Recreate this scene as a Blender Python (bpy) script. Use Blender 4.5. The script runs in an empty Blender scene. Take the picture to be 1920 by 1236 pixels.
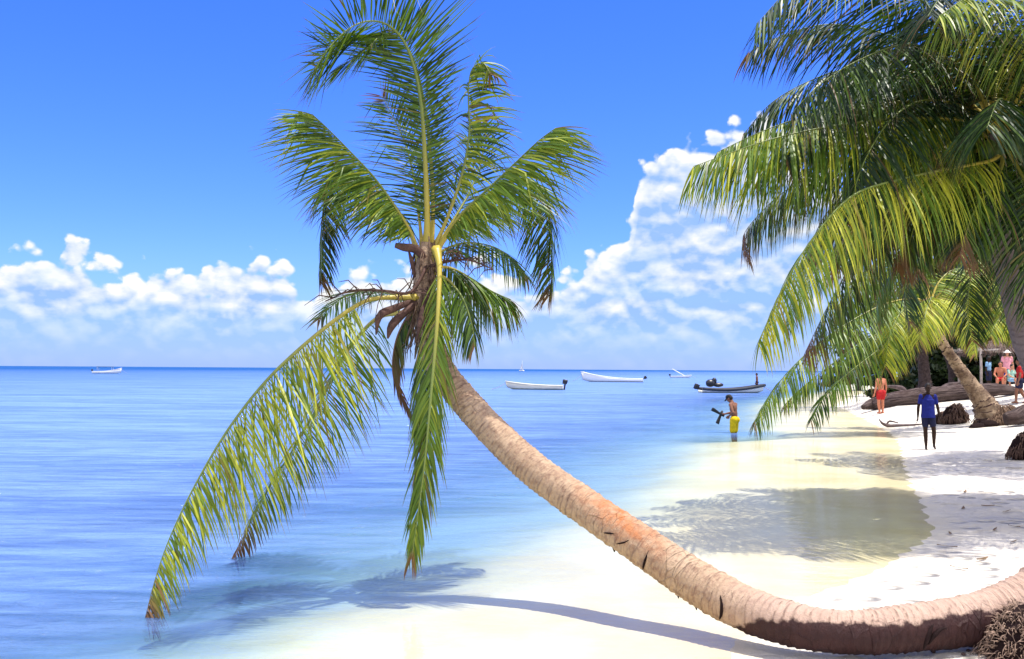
import bpy, bmesh, math, random
import numpy as np
from mathutils import Vector, Matrix
random.seed(7)
rng = np.random.default_rng(7)
scn = bpy.context.scene
COL = scn.collection
R = math.radians

# ------------------------------------------------------------------ camera, sky, sun, exposure
CAM_H, FPX, PITCH, ROLL = 2.0, 1800.0, math.atan(74 / 1800), 0.0064
cam_d = bpy.data.cameras.new('camera'); cam = bpy.data.objects.new('camera', cam_d); COL.objects.link(cam)
scn.camera = cam
cam_d.sensor_width = 36; cam_d.lens = 36 * FPX / 1920; cam_d.clip_start = 0.1; cam_d.clip_end = 30000
_f = Vector((0, math.cos(PITCH), math.sin(PITCH)))
_r = Vector((1, 0, ROLL)).normalized()
_u = _r.cross(_f).normalized(); _r = _f.cross(_u).normalized()
cam.matrix_world = Matrix(((_r.x, _u.x, -_f.x, 0), (_r.y, _u.y, -_f.y, 0), (_r.z, _u.z, -_f.z, CAM_H), (0, 0, 0, 1)))
SUN_DIR = Vector((0.23, -0.05, 0.96)).normalized()
SKY_STRENGTH, SUN_STRENGTH, EXPOSURE = 0.13, 4.5, 0.45
sun_d = bpy.data.lights.new('sun', 'SUN'); sun = bpy.data.objects.new('sun', sun_d); COL.objects.link(sun)
sun_d.energy = SUN_STRENGTH; sun_d.angle = R(0.5); sun_d.color = (1, .96, .88)
sun.rotation_euler = (-SUN_DIR).to_track_quat('-Z', 'Y').to_euler(); sun.location = (4, -2, 30)
scn.view_settings.view_transform = 'Standard'; scn.view_settings.look = 'None'
scn.view_settings.exposure = EXPOSURE; scn.view_settings.gamma = 1
scn.cycles.max_bounces = 8; scn.cycles.transparent_max_bounces = 24; scn.cycles.sample_clamp_indirect = 6
scn.cycles.caustics_reflective = False; scn.cycles.caustics_refractive = False
try:
    scn.cycles.use_denoising = True
except Exception: pass


class NT:                                   # small helper to wire shader nodes
    def __init__(s, tree): s.t = tree
    def n(s, typ, **kw):
        nd = s.t.nodes.new(typ)
        for k, v in kw.items(): setattr(nd, k, v)
        return nd
    def put(s, sock, v):
        if v is None: return
        if hasattr(v, 'is_linked') or hasattr(v, 'node'): s.t.links.new(v, sock)
        else:
            try: sock.default_value = v
            except Exception: sock.default_value = (*v, 1) if len(v) == 3 else v
    def m(s, op, a, b=None, c=None, clamp=False):
        nd = s.n('ShaderNodeMath', operation=op, use_clamp=clamp)
        for i, v in enumerate((a, b, c)): s.put(nd.inputs[i], v)
        return nd.outputs[0]
    def mix(s, f, a, b, mode='MIX'):
        nd = s.n('ShaderNodeMix', data_type='RGBA', blend_type=mode, clamp_factor=True)
        s.put(nd.inputs[0], f); s.put(nd.inputs[6], a); s.put(nd.inputs[7], b)
        return nd.outputs[2]
    def ss(s, v, lo, hi, a=0.0, b=1.0):
        nd = s.n('ShaderNodeMapRange', interpolation_type='SMOOTHSTEP')
        s.put(nd.inputs[0], v); s.put(nd.inputs[1], lo); s.put(nd.inputs[2], hi); s.put(nd.inputs[3], a); s.put(nd.inputs[4], b)
        return nd.outputs[0]
    def noise(s, vec, scale, detail=4, rough=.5, dist=0, out=0, dim='3D'):
        nd = s.n('ShaderNodeTexNoise', noise_dimensions=dim); s.put(nd.inputs['Vector'], vec)
        nd.inputs['Scale'].default_value = scale; nd.inputs['Detail'].default_value = detail
        nd.inputs['Roughness'].default_value = rough; nd.inputs['Distortion'].default_value = dist
        return nd.outputs[out]
    def xyz(s, x, y, z):
        nd = s.n('ShaderNodeCombineXYZ')
        for i, v in enumerate((x, y, z)): s.put(nd.inputs[i], v)
        return nd.outputs[0]
    def attr(s, name, out='Fac'):
        nd = s.n('ShaderNodeAttribute'); nd.attribute_name = name
        return nd.outputs[out]
    def coord(s, out='Object'):
        return s.n('ShaderNodeTexCoord').outputs[out]
    def scalev(s, v, sc):
        nd = s.n('ShaderNodeMapping'); s.put(nd.inputs[0], v); nd.inputs['Scale'].default_value = sc
        return nd.outputs[0]
    def bump(s, h, strength, dist=.02):
        nd = s.n('ShaderNodeBump'); s.put(nd.inputs['Height'], h); s.put(nd.inputs['Strength'], strength)
        nd.inputs['Distance'].default_value = dist
        return nd.outputs[0]


def curve(nt, v, pts):                      # Float Curve over v in 0..1
    nd = nt.n('ShaderNodeFloatCurve'); nt.put(nd.inputs['Value'], v)
    c = nd.mapping.curves[0]
    c.points[0].location = pts[0]; c.points[1].location = pts[-1]
    for p in pts[1:-1]: c.points.new(*p)
    for p in c.points: p.handle_type = 'AUTO_CLAMPED'
    nd.mapping.update()
    return nd.outputs[0]


world = bpy.data.worlds.new('World'); scn.world = world; world.use_nodes = True
W = NT(world.node_tree); world.node_tree.nodes.clear()
sky = W.n('ShaderNodeTexSky', sky_type='NISHITA', sun_disc=False)
sky.sun_elevation = math.asin(SUN_DIR.z); sky.sun_rotation = math.atan2(SUN_DIR.x, SUN_DIR.y)
sky.air_density = 1.0; sky.dust_density = .3; sky.ozone_density = 2.5
hs = W.n('ShaderNodeHueSaturation'); hs.inputs['Saturation'].default_value = 1.25; hs.inputs['Value'].default_value = 1.0
W.put(hs.inputs['Color'], sky.outputs[0])
skyc = W.mix(1.0, hs.outputs[0], (.53, .71, 1.56), 'MULTIPLY')
dirv = W.coord('Generated')
sep = W.n('ShaderNodeSeparateXYZ'); W.put(sep.inputs[0], dirv)
DEG = 180 / math.pi
az = W.m('MULTIPLY', W.m('ARCTAN2', sep.outputs[0], sep.outputs[1]), DEG)
el = W.m('MULTIPLY', W.m('ARCSINE', sep.outputs[2]), DEG)
# height of the cloud tops over azimuth (degrees), -40 .. 40
tops = [(-40, 5), (-28, 5.6), (-25.4, 6.9), (-23.2, 5.5), (-21, 5.6), (-17, 6.1), (-13.5, 6.0), (-12, 5.2), (-8, 5.7), (-5, 6.0), (-1.5, 6.3),
        (0.5, 5.4), (3, 5.8), (5.5, 7.3), (7, 8.8), (8.1, 12.4), (10, 12.6), (12, 13.4), (14, 14.2), (17, 12), (26, 9), (40, 6)]
T = W.m('MULTIPLY', curve(W, W.m('DIVIDE', W.m('ADD', az, 40), 80, clamp=True), [((a + 40) / 80, t / 20) for a, t in tops]), 20)
seed = 11.3


def density(az_, el_):
    p = W.xyz(az_, W.m('MULTIPLY', el_, 1.25), seed)
    n1 = W.noise(p, .24, 7, .58, dim='2D')
    v = W.n('ShaderNodeTexVoronoi', feature='SMOOTH_F1', voronoi_dimensions='2D'); W.put(v.inputs['Vector'], W.xyz(W.m('ADD', az_, W.m('MULTIPLY', n1, 1.6)), W.m('MULTIPLY', el_, 1.25), seed))
    v.inputs['Scale'].default_value = .6; v.inputs['Smoothness'].default_value = .35
    v.inputs['Detail'].default_value = 1.5; v.inputs['Roughness'].default_value = .5
    puff = W.m('SUBTRACT', .55, v.outputs['Distance'])
    h = W.m('SUBTRACT', T, el_)
    h2 = W.m('ADD', W.m('MINIMUM', h, 2.2), .45)
    d = W.m('ADD', h2, W.m('ADD', W.m('MULTIPLY', W.m('SUBTRACT', n1, .5), 3.4), W.m('MULTIPLY', puff, 2.4)))
    return d, n1, h, puff


d0, n1, h0, pf0 = density(az, el)
d1, _, _, _ = density(W.m('ADD', az, .12), W.m('ADD', el, .45))
# deep inside the bank the cover breaks up into separate puffs
brk = W.noise(W.xyz(az, W.m('MULTIPLY', el, 2.6), 3.1), .22, 4, .55, dim='2D')
inside = W.ss(h0, .6, 2.6)
alpha = W.m('MULTIPLY', W.ss(d0, .1, .8), W.m('SUBTRACT', 1.0, W.m('MULTIPLY', inside, W.ss(brk, .60, .36, .0, .22))))
alpha = W.m('MULTIPLY', alpha, W.ss(el, .4, 4.2, .30, 1.0))
light = W.m('MULTIPLY', W.m('SUBTRACT', d0, d1), .34)
topn = W.ss(h0, 3.2, .2)
low = W.noise(W.xyz(az, W.m('MULTIPLY', el, 2.2), 8.7), .38, 4, .55, dim='2D')
wh = W.m('ADD', W.m('ADD', W.m('MULTIPLY', topn, .42), light), W.m('ADD', W.m('MULTIPLY', W.m('SUBTRACT', low, .5), 1.7), .24))
wh = W.m('MULTIPLY', wh, W.ss(el, .3, 3.5, .25, 1.0), clamp=True)
K = 1 / (SKY_STRENGTH * 2 ** EXPOSURE)
ccol = W.mix(wh, (.36 * K, .58 * K, 1.0 * K, 1), (1.08 * K, 1.08 * K, 1.06 * K, 1))
# pale violet-blue air low over the sea
hz = W.ss(el, 7.0, 0.0, 0, .42)
skyc = W.mix(hz, skyc, (.28 * K, .46 * K, 1.0 * K, 1))
skyc = W.mix(alpha, skyc, ccol)
# cloud added outside the view, overhead, behind and beside, to whiten shadow fill
fill_cov = W.m('MAXIMUM', W.ss(el, 27, 42), W.ss(W.m('ABSOLUTE', az), 44, 62))
cn = W.noise(dirv, 2.6, 4, .6)
fill_cov = W.m('MULTIPLY', W.m('MULTIPLY', fill_cov, W.ss(cn, .40, .56)), W.ss(el, -1, 6))
skyc = W.mix(fill_cov, skyc, (1.75 * K, 1.68 * K, 1.58 * K, 1))
bg = W.n('ShaderNodeBackground'); W.put(bg.inputs[0], skyc); bg.inputs[1].default_value = SKY_STRENGTH
world.cycles.sampling_method = 'MANUAL'; world.cycles.sample_map_resolution = 256
wo = W.n('ShaderNodeOutputWorld'); W.put(wo.inputs[0], bg.outputs[0])


# ------------------------------------------------------------------ helpers
def ray(px, py):
    return _f * FPX + _r * (px - 960) - _u * (py - 618)
def at(px, py, Y):                          # the point seen at a photo pixel at distance Y in front of the camera
    d = ray(px, py); return Vector((0, 0, CAM_H)) + d * (Y / d.y)
def gp(px, py, z=0.0):                      # the point seen at a photo pixel on the level z
    d = ray(px, py); return Vector((0, 0, CAM_H)) + d * ((z - CAM_H) / d.z)


def mesh_obj(name, V, F, mat, parent=None, attrs=None, smooth=True):
    me = bpy.data.meshes.new(name)
    me.from_pydata([tuple(v) for v in V], [], [tuple(int(i) for i in f) for f in F]); me.update()
    if smooth: me.polygons.foreach_set('use_smooth', [True] * len(me.polygons))
    for k, a in (attrs or {}).items():
        at_ = me.attributes.new(k, 'FLOAT', 'POINT'); at_.data.foreach_set('value', np.asarray(a, dtype=np.float32))
    o = bpy.data.objects.new(name, me); COL.objects.link(o)
    if mat: me.materials.append(mat)
    if parent:
        o.parent = parent
        o.matrix_parent_inverse = parent.matrix_world.inverted()
    return o


def tag(o, label, cat, group=None):
    o['label'] = label; o['category'] = cat
    if group: o['group'] = group
    return o
def empty(name, loc, label, cat, group=None):
    o = bpy.data.objects.new(name, None); COL.objects.link(o); o.matrix_world = Matrix.Translation(loc)
    o.empty_display_size = .2
    return tag(o, label, cat, group)


def spline(P, n, tension=.5):               # Catmull-Rom through P, resampled evenly to n points
    P = np.array([tuple(p) for p in P], float)
    Q = np.vstack([2 * P[0] - P[1], P, 2 * P[-1] - P[-2]])
    out = []
    for i in range(1, len(Q) - 2):
        a, b, c, d = Q[i - 1:i + 3]
        for t in np.linspace(0, 1, 24, endpoint=False):
            out.append(.5 * (2 * b + (c - a) * t + (2 * a - 5 * b + 4 * c - d) * t * t + (3 * b - a - 3 * c + d) * t ** 3))
    out.append(Q[-2]); out = np.array(out)
    s = np.r_[0, np.cumsum(np.linalg.norm(np.diff(out[:, :3], axis=0), axis=1))]
    u = np.linspace(0, s[-1], n)
    return np.stack([np.interp(u, s, out[:, k]) for k in range(P.shape[1])], 1), s[-1]


def frames(C, U0):                          # tangent, side, normal by parallel transport
    T_ = np.gradient(C, axis=0); T_ /= np.linalg.norm(T_, axis=1)[:, None] + 1e-12
    N_ = np.zeros_like(T_); u = np.array(U0, float)
    for i in range(len(C)):
        u = u - T_[i] * u.dot(T_[i])
        l = np.linalg.norm(u)
        if l < 1e-6: u = np.cross(T_[i], [1, 0, .3]); l = np.linalg.norm(u)
        u = u / l; N_[i] = u
    return T_, np.cross(T_, N_), N_


class MB:                                   # gathers geometry that becomes ONE mesh object
    def __init__(s): s.V, s.F, s.A = [], [], {}
    def add(s, V, F, **attrs):
        o = len(s.V); s.V += [tuple(v) for v in V]; s.F += [tuple(i + o for i in f) for f in F]
        for k in set(s.A) | set(attrs):
            L = s.A.setdefault(k, [0.0] * o)
            v = attrs.get(k, 0.0)
            L += list(v) if hasattr(v, '__len__') else [v] * len(V)
    def tube(s, C, rad, n=8, U0=(0, 0, 1), flat=1.0, cap=True, **attrs):
        C = np.array([tuple(c) for c in C], float); rad = np.broadcast_to(np.asarray(rad, float), (len(C),))
        T_, S_, N_ = frames(C, U0)
        a = np.linspace(0, 2 * math.pi, n, endpoint=False)
        V = (C[:, None] + rad[:, None, None] * (np.cos(a)[None, :, None] * S_[:, None] + flat * np.sin(a)[None, :, None] * N_[:, None])).reshape(-1, 3)
        m_ = len(C)
        F = [(i * n + j, i * n + (j + 1) % n, (i + 1) * n + (j + 1) % n, (i + 1) * n + j) for i in range(m_ - 1) for j in range(n)]
        if cap: F += [tuple(range(n - 1, -1, -1)), tuple((m_ - 1) * n + j for j in range(n))]
        s.add(V, F, **attrs)
    def box(s, c, size, M=None, bevel=0.0):
        bm = bmesh.new(); bmesh.ops.create_cube(bm, size=1)
        for v in bm.verts: v.co = Vector((v.co.x * size[0], v.co.y * size[1], v.co.z * size[2]))
        if bevel: bmesh.ops.bevel(bm, geom=bm.edges[:], offset=bevel, segments=2, affect='EDGES', profile=.5)
        bm.verts.index_update()
        V = [((M @ v.co) if M else v.co) + Vector(c) for v in bm.verts]; F = [[v.index for v in f.verts] for f in bm.faces]
        bm.free(); s.add(V, F)
    def ball(s, c, r, sub=2, M=None, rough=0.0):
        bm = bmesh.new(); bmesh.ops.create_icosphere(bm, subdivisions=sub, radius=1); bm.verts.index_update()
        r = Vector(r) if hasattr(r, '__len__') else Vector((r, r, r)); V = []
        for v in bm.verts:
            k = 1 + rough * (rng.random() - .5)
            p = Vector((v.co.x * r.x * k, v.co.y * r.y * k, v.co.z * r.z * k)); V.append((M @ p if M else p) + Vector(c))
        F = [[v.index for v in f.verts] for f in bm.faces]; bm.free(); s.add(V, F)
    def build(s, name, mat, parent=None, smooth=True):
        return mesh_obj(name, s.V, s.F, mat, parent, s.A, smooth)


MATS = {}
def mat(name):
    m = bpy.data.materials.new(name); m.use_nodes = True; m.node_tree.nodes.clear()
    nt = NT(m.node_tree); out = nt.n('ShaderNodeOutputMaterial'); MATS[name] = m
    return m, nt, out.inputs['Surface']
def principled(nt, color, rough=.6, spec=.4, normal=None, **kw):
    p = nt.n('ShaderNodeBsdfPrincipled'); nt.put(p.inputs['Base Color'], color); nt.put(p.inputs['Roughness'], rough)
    nt.put(p.inputs['Specular IOR Level'], spec)
    if normal is not None: nt.put(p.inputs['Normal'], normal)
    for k, v in kw.items(): nt.put(p.inputs[k], v)
    return p.outputs[0]
def simple(name, c, rough=.6, spec=.4, var=.25, scale=6.0, bump=.15):
    m, nt, out = mat(name)
    co = nt.coord()
    f = nt.noise(co, scale, 5, .6)
    col = nt.mix(nt.ss(f, .3, .7), tuple(x * (1 - var) for x in c) + (1,), tuple(min(1, x * (1 + var)) for x in c) + (1,))
    nt.put(out, principled(nt, col, rough, spec, nt.bump(nt.noise(co, scale * 5, 4), bump, .01)))
    return m


# ------------------------------------------------------------------ ground, sea
shore = [(100, 3, -60), (3, 1.0, -8), (2.5, .9, 3), (0, 1.0, 5)]
SH = [(1.0, -60.0), (1.0, 3.0), (1.05, 5.0)]
for q in [(1280, 1236), (1430, 1160), (1540, 1110), (1660, 1070), (1740, 1030), (1765, 990), (1740, 950), (1712, 900), (1700, 860), (1680, 815), (1610, 775), (1582, 755), (1640, 733), (1720, 713)]:
    p = gp(*q); SH.append((p.x, p.y))
SH += [(320, 600), (1500, 2600), (9000, 9000)]
SHc, _ = spline([(a, b) for a, b in SH[1:-2]], 260)
SHc = np.vstack([[SH[0]], SHc, [SH[-2]], [SH[-1]]])


def shore_dist(X, Y):                       # signed distance to the water line, + on the sea side
    A = SHc[:-1]; B = SHc[1:]; D = B - A; L2 = (D ** 2).sum(1)
    out = np.empty(len(X))
    for i0 in range(0, len(X), 4000):
        P = np.stack([X[i0:i0 + 4000], Y[i0:i0 + 4000]], 1)[:, None]
        t = np.clip(((P - A) * D).sum(2) / L2, 0, 1)
        Q = A + t[..., None] * D; d2 = ((P - Q) ** 2).sum(2); k = d2.argmin(1); ii = np.arange(len(k))
        dd = np.sqrt(d2[ii, k]); Dk = D[k]; w = P[:, 0] - Q[ii, k]
        out[i0:i0 + 4000] = dd * np.sign(Dk[:, 0] * w[:, 1] - Dk[:, 1] * w[:, 0])
    return out


def hash_noise(X, Y, sc, seed_=0):          # smooth value noise
    X = X / sc + 31.7 * seed_; Y = Y / sc - 17.3 * seed_
    xi, yi = np.floor(X), np.floor(Y); fx, fy = X - xi, Y - yi
    fx = fx * fx * (3 - 2 * fx); fy = fy * fy * (3 - 2 * fy)
    h = lambda a, b: np.modf(np.abs(np.sin(a * 127.1 + b * 311.7) * 43758.5453))[0]
    return (h(xi, yi) * (1 - fx) + h(xi + 1, yi) * fx) * (1 - fy) + (h(xi, yi + 1) * (1 - fx) + h(xi + 1, yi + 1) * fx) * fy


MAN = gp(1377, 812, 0); MAN_DEPTH = .52
def ground_z(X, Y):
    X = np.asarray(X, float); Y = np.asarray(Y, float); sh = X.shape; X = X.ravel(); Y = Y.ravel()
    s = shore_dist(X, Y)
    s = s + .5 * (hash_noise(X, Y, 1.1, 1) - .5) * np.clip(s - .5, 0, 1) + 1.6 * (hash_noise(X, Y, 3.1, 2) - .5) * np.clip((s - 2) / 3, 0, 1)
    s = np.where(s > 0, s * np.interp(Y, [5, 7, 8.4, 9.6, 11.5, 18], [1.4, 1.45, 1.62, 1.58, 1.2, 1.0]), s)
    dep = np.interp(s, [0, 3, 4.3, 5.4, 7, 10, 17, 40, 120, 600, 4000], [0, .022, .065, .16, .26, .50, 1.0, 2.0, 4.5, 9, 30])
    up = np.interp(-s, [0, .6, 2, 5, 9, 16, 30, 80, 400], [0, .03, .11, .36, .72, 1.1, 1.4, 1.7, 3])
    z = np.where(s > 0, -dep, up)
    land = np.clip(-s / 1.5, 0, 1)
    z += land * .8 * np.exp(-((X - 26) ** 2 / 110 + (Y - 47) ** 2 / 110))
    near = np.clip(1 - Y / 90, 0, 1)
    z += land * near * (.05 * (hash_noise(X, Y, .9, 3) - .5) + .09 * (hash_noise(X, Y, 2.6, 4) - .5) + .025 * (hash_noise(X, Y, .35, 5) - .5))
    z -= .3 * np.exp(-((X - MAN.x) ** 2 + (Y - MAN.y) ** 2) / 1.6) * np.clip(s / 3, 0, 1)
    return z.reshape(sh)
def gz(x, y): return float(ground_z(np.array([x]), np.array([y]))[0])
def on_ground(px, py):                      # where the sight line first meets the sand
    d = ray(px, py); Y = np.concatenate([np.linspace(3, 40, 1500), np.linspace(40.05, 160, 2400)]); X = d.x / d.y * Y; Zl = CAM_H + d.z / d.y * Y
    k = int(np.argmax(ground_z(X, Y) >= Zl)) or len(Y) - 1
    return Vector((X[k], Y[k], gz(X[k], Y[k])))


def axis(lo, hi, c, fine, n):               # coordinates packed around c
    a = np.arcsinh((lo - c) / fine); b = np.arcsinh((hi - c) / fine)
    return c + fine * np.sinh(np.linspace(a, b, n))
def grid(xs, ys):
    X, Y = np.meshgrid(xs, ys); n, m_ = X.shape
    idx = np.arange(n * m_).reshape(n, m_)
    F = np.stack([idx[:-1, :-1], idx[:-1, 1:], idx[1:, 1:], idx[1:, :-1]], -1).reshape(-1, 4)
    return X.ravel(), Y.ravel(), F
xs, ys = axis(-9000, 9000, 3, 9, 420), axis(-60, 14000, 9, 8, 420)
X, Y, F = grid(xs, ys); Z = ground_z(X, Y)
sd = shore_dist(X, Y)

m, nt, out = mat('sand')
co = nt.coord(); wet = nt.attr('wet')
n_big = nt.noise(co, .55, 5, .6); n_fine = nt.noise(co, 70, 3, .6); n_mid = nt.noise(co, 6, 5, .6)
dry = nt.mix(n_big, (.66, .60, .52, 1), (.74, .69, .61, 1))
dry = nt.mix(nt.ss(n_fine, .62, .78, 0, .35), dry, (.40, .33, .27, 1))
wetc = nt.mix(nt.ss(n_big, .35, .65), (.67, .575, .40, 1), (.75, .69, .55, 1))
pv = nt.n('ShaderNodeTexVoronoi', voronoi_dimensions='2D'); nt.put(pv.inputs['Vector'], nt.scalev(co, (1, 1, 1))); pv.inputs['Scale'].default_value = 2.3
pit = nt.m('MULTIPLY', nt.ss(pv.outputs['Distance'], .06, .34), nt.m('MULTIPLY', nt.ss(nt.noise(co, .5, 3), .42, .6), nt.m('SUBTRACT', 1, wet)))
h = nt.m('ADD', nt.m('ADD', nt.m('MULTIPLY', n_fine, .12), nt.m('MULTIPLY', n_mid, 1.2)), nt.m('MULTIPLY', pit, 2.6))
bst = nt.m('SUBTRACT', 1.0, nt.m('MULTIPLY', wet, .7))
nt.put(out, principled(nt, nt.mix(wet, dry, wetc), nt.m('SUBTRACT', .9, nt.m('MULTIPLY', wet, .35)), .25, nt.bump(h, bst, .06)))
sand = mesh_obj('beach_sand', np.stack([X, Y, Z], 1), F, m, None, {'wet': np.clip((sd + .25) / .3, 0, 1)}); sand['kind'] = 'structure'

m, nt, out = mat('sea_water')
dep = nt.attr('depth'); co = nt.coord()
b1 = nt.noise(nt.scalev(co, (.8, 2.3, 1)), 2.0, 5, .6, .5); b2 = nt.noise(nt.scalev(co, (1, 2.6, 1)), .22, 4, .55, .3)
b3 = nt.noise(nt.scalev(co, (.7, 2.0, 1)), 6, 4, .6, .6)
h = nt.m('ADD', nt.m('MULTIPLY', b2, 1.0), nt.m('ADD', nt.m('MULTIPLY', b1, .42), nt.m('MULTIPLY', b3, .10)))
nrm = nt.bump(h, nt.ss(dep, .0, .35, .03, 1.0), .42)
ex = [nt.m('POWER', math.e, nt.m('MULTIPLY', dep, -k)) for k in (3.0, 1.35, .45)]
cc = nt.n('ShaderNodeCombineColor')
for i in range(3): nt.put(cc.inputs[i], ex[i])
tint = nt.mix(1.0, cc.outputs[0], nt.mix(nt.ss(dep, .02, .2), (1, .985, .90, 1), (1, 1, .97, 1)), 'MULTIPLY')
tr = nt.n('ShaderNodeBsdfTransparent'); nt.put(tr.inputs[0], tint)
patch = nt.noise(nt.scalev(co, (.35, 1.0, 1)), .16, 5, .65)
w1 = nt.noise(nt.scalev(co, (.32, 1.5, 1)), 2.2, 5, .62, .5); w2 = nt.noise(nt.scalev(co, (.22, 1.2, 1)), .5, 4, .6, .4)
wv = nt.m('ADD', nt.m('MULTIPLY', nt.m('SUBTRACT', w1, .5), 1.1), nt.m('ADD', nt.m('MULTIPLY', nt.m('SUBTRACT', w2, .5), 1.0), patch))
shal = nt.mix(nt.ss(wv, .15, .9), (.105, .21, .55, 1), (.215, .365, .74, 1))
deep = nt.mix(patch, (.004, .065, .26, 1), (.010, .10, .34, 1))
body = nt.mix(nt.ss(dep, 1.2, 9.5), shal, deep)
df = nt.n('ShaderNodeBsdfDiffuse'); nt.put(df.inputs[0], body); nt.put(df.inputs[2], nrm)
fb = nt.m('SUBTRACT', 1.0, nt.m('POWER', math.e, nt.m('MULTIPLY', nt.m('MAXIMUM', nt.m('SUBTRACT', nt.m('MULTIPLY', dep, nt.ss(w1, .25, .75, .7, 1.3)), .05), 0), -2.8)))
ms = nt.n('ShaderNodeMixShader'); nt.put(ms.inputs[0], nt.m('MULTIPLY', fb, .93)); nt.put(ms.inputs[1], tr.outputs[0]); nt.put(ms.inputs[2], df.outputs[0])
gl = nt.n('ShaderNodeBsdfGlossy'); gl.inputs['Roughness'].default_value = .06; nt.put(gl.inputs['Normal'], nrm)
fr = nt.n('ShaderNodeFresnel'); fr.inputs[0].default_value = 1.33; nt.put(fr.inputs['Normal'], nrm)
m2 = nt.n('ShaderNodeMixShader'); nt.put(m2.inputs[0], nt.m('MINIMUM', fr.outputs[0], nt.m('MULTIPLY', nt.ss(dep, .02, 1.0, .30, .36), nt.ss(dep, 3.0, 9.0, 1.0, .5)))); nt.put(m2.inputs[1], ms.outputs[0]); nt.put(m2.inputs[2], gl.outputs[0])
nt.put(out, m2.outputs[0])
sea = mesh_obj('sea', np.stack([X, Y, np.zeros_like(X)], 1), F, m, None, {'depth': np.maximum(-Z, 0)}); sea['kind'] = 'structure'

# ------------------------------------------------------------------ plant materials
m, nt, out = mat('palm_leaf')
tint_, dry_ = nt.attr('tint'), nt.attr('dry'); co = nt.coord()
v = nt.m('ADD', tint_, nt.m('MULTIPLY', nt.m('SUBTRACT', nt.noise(co, 2.5, 3), .5), .35), clamp=True)
c = nt.mix(nt.ss(v, 0, .55), (.011, .034, .007, 1), (.105, .185, .014, 1))
c = nt.mix(nt.ss(v, .5, 1.0), c, (.42, .43, .035, 1))
c = nt.mix(nt.ss(dry_, .15, .8), c, (.17, .085, .035, 1))
pb = principled(nt, c, .42, .35)
tl = nt.n('ShaderNodeBsdfTranslucent'); nt.put(tl.inputs[0], nt.mix(1.0, c, (1.5, 1.5, .5, 1), 'MULTIPLY'))
ms = nt.n('ShaderNodeMixShader'); ms.inputs[0].default_value = .20; nt.put(ms.inputs[1], pb); nt.put(ms.inputs[2], tl.outputs[0]); nt.put(out, ms.outputs[0])
LEAF = m
m, nt, out = mat('palm_midrib')
t_, d_ = nt.attr('along'), nt.attr('dry')
c = nt.mix(nt.ss(t_, .05, .5), (.46, .36, .05, 1), (.15, .20, .035, 1))
c = nt.mix(d_, c, (.16, .08, .045, 1))
nt.put(out, principled(nt, c, .42, .5, nt.bump(nt.noise(nt.coord(), 30, 3), .2, .01))); RIB = m
FIBRE = simple('palm_fibre', (.15, .095, .065), .85, .2, .5, 25, .9)
SPATHE = simple('dry_spathe', (.085, .045, .035), .75, .25, .4, 14, .6)
STAIN_DARK = simple('dark_split_wood', (.018, .010, .010), .9, .1, .3, 30, .5)

m, nt, out = mat('palm_bark')
al, rad, stn_shade, org, rng_ = nt.attr('along'), nt.attr('around'), nt.attr('damp'), nt.attr('orange'), nt.attr('ring')
co = nt.coord()
base = nt.mix(nt.noise(co, 3.2, 6, .65), (.33, .205, .13, 1), (.66, .495, .345, 1))
base = nt.mix(nt.ss(nt.noise(co, 15, 6, .7), .44, .68, 0, .7), base, (.24, .135, .095, 1))
base = nt.mix(nt.ss(nt.noise(nt.xyz(nt.m('MULTIPLY', al, 46), nt.m('MULTIPLY', rad, 1.5), 0), 1.0, 5, .65, .6), .54, .70, 0, .62), base, (.17, .10, .075, 1))
base = nt.mix(nt.ss(al, 2.7, 2.0, 0, .75), base, nt.mix(nt.noise(co, 5, 6, .7), (.38, .245, .20, 1), (.60, .44, .36, 1)))
base = nt.mix(nt.m('MULTIPLY', org, nt.ss(nt.noise(co, 7, 6, .65), .30, .6), clamp=True), base, (.50, .16, .045, 1))
crk = nt.n('ShaderNodeTexVoronoi', feature='DISTANCE_TO_EDGE'); nt.put(crk.inputs['Vector'], nt.xyz(nt.m('MULTIPLY', al, 11.0), nt.m('MULTIPLY', rad, 1.6), nt.m('MULTIPLY', nt.noise(co, 5, 3), .6)))
crk.inputs['Scale'].default_value = 1.0
crack = nt.m('MULTIPLY', nt.ss(crk.outputs['Distance'], .05, .0), nt.ss(nt.noise(co, 2.2, 3), .46, .6))
base = nt.mix(nt.m('MULTIPLY', crack, .12), base, (.07, .035, .025, 1))
base = nt.mix(nt.m('MULTIPLY', rng_, .8), base, (.13, .075, .055, 1))
damp_shade_fac = nt.ss(nt.m('ADD', stn_shade, nt.m('MULTIPLY', nt.m('SUBTRACT', nt.noise(co, 9, 6, .7), .5), .9)), .38, .55)
base = nt.mix(damp_shade_fac, base, nt.mix(nt.noise(co, 11, 4), (.020, .008, .009, 1), (.06, .022, .020, 1)))  # dark maroon band: damp stain plus painted underside shade
hb = nt.m('ADD', nt.noise(co, 24, 6, .7), nt.m('SUBTRACT', nt.noise(nt.xyz(nt.m('MULTIPLY', al, 60), nt.m('MULTIPLY', rad, 2), 0), 1, 4, .6), nt.m('MULTIPLY', crack, .5)))
nt.put(out, principled(nt, base, nt.mix(damp_shade_fac, (.85, .85, .85, 1), (.55, .55, .55, 1)), .25, nt.bump(hb, 1.0, .016))); BARK = m

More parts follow.
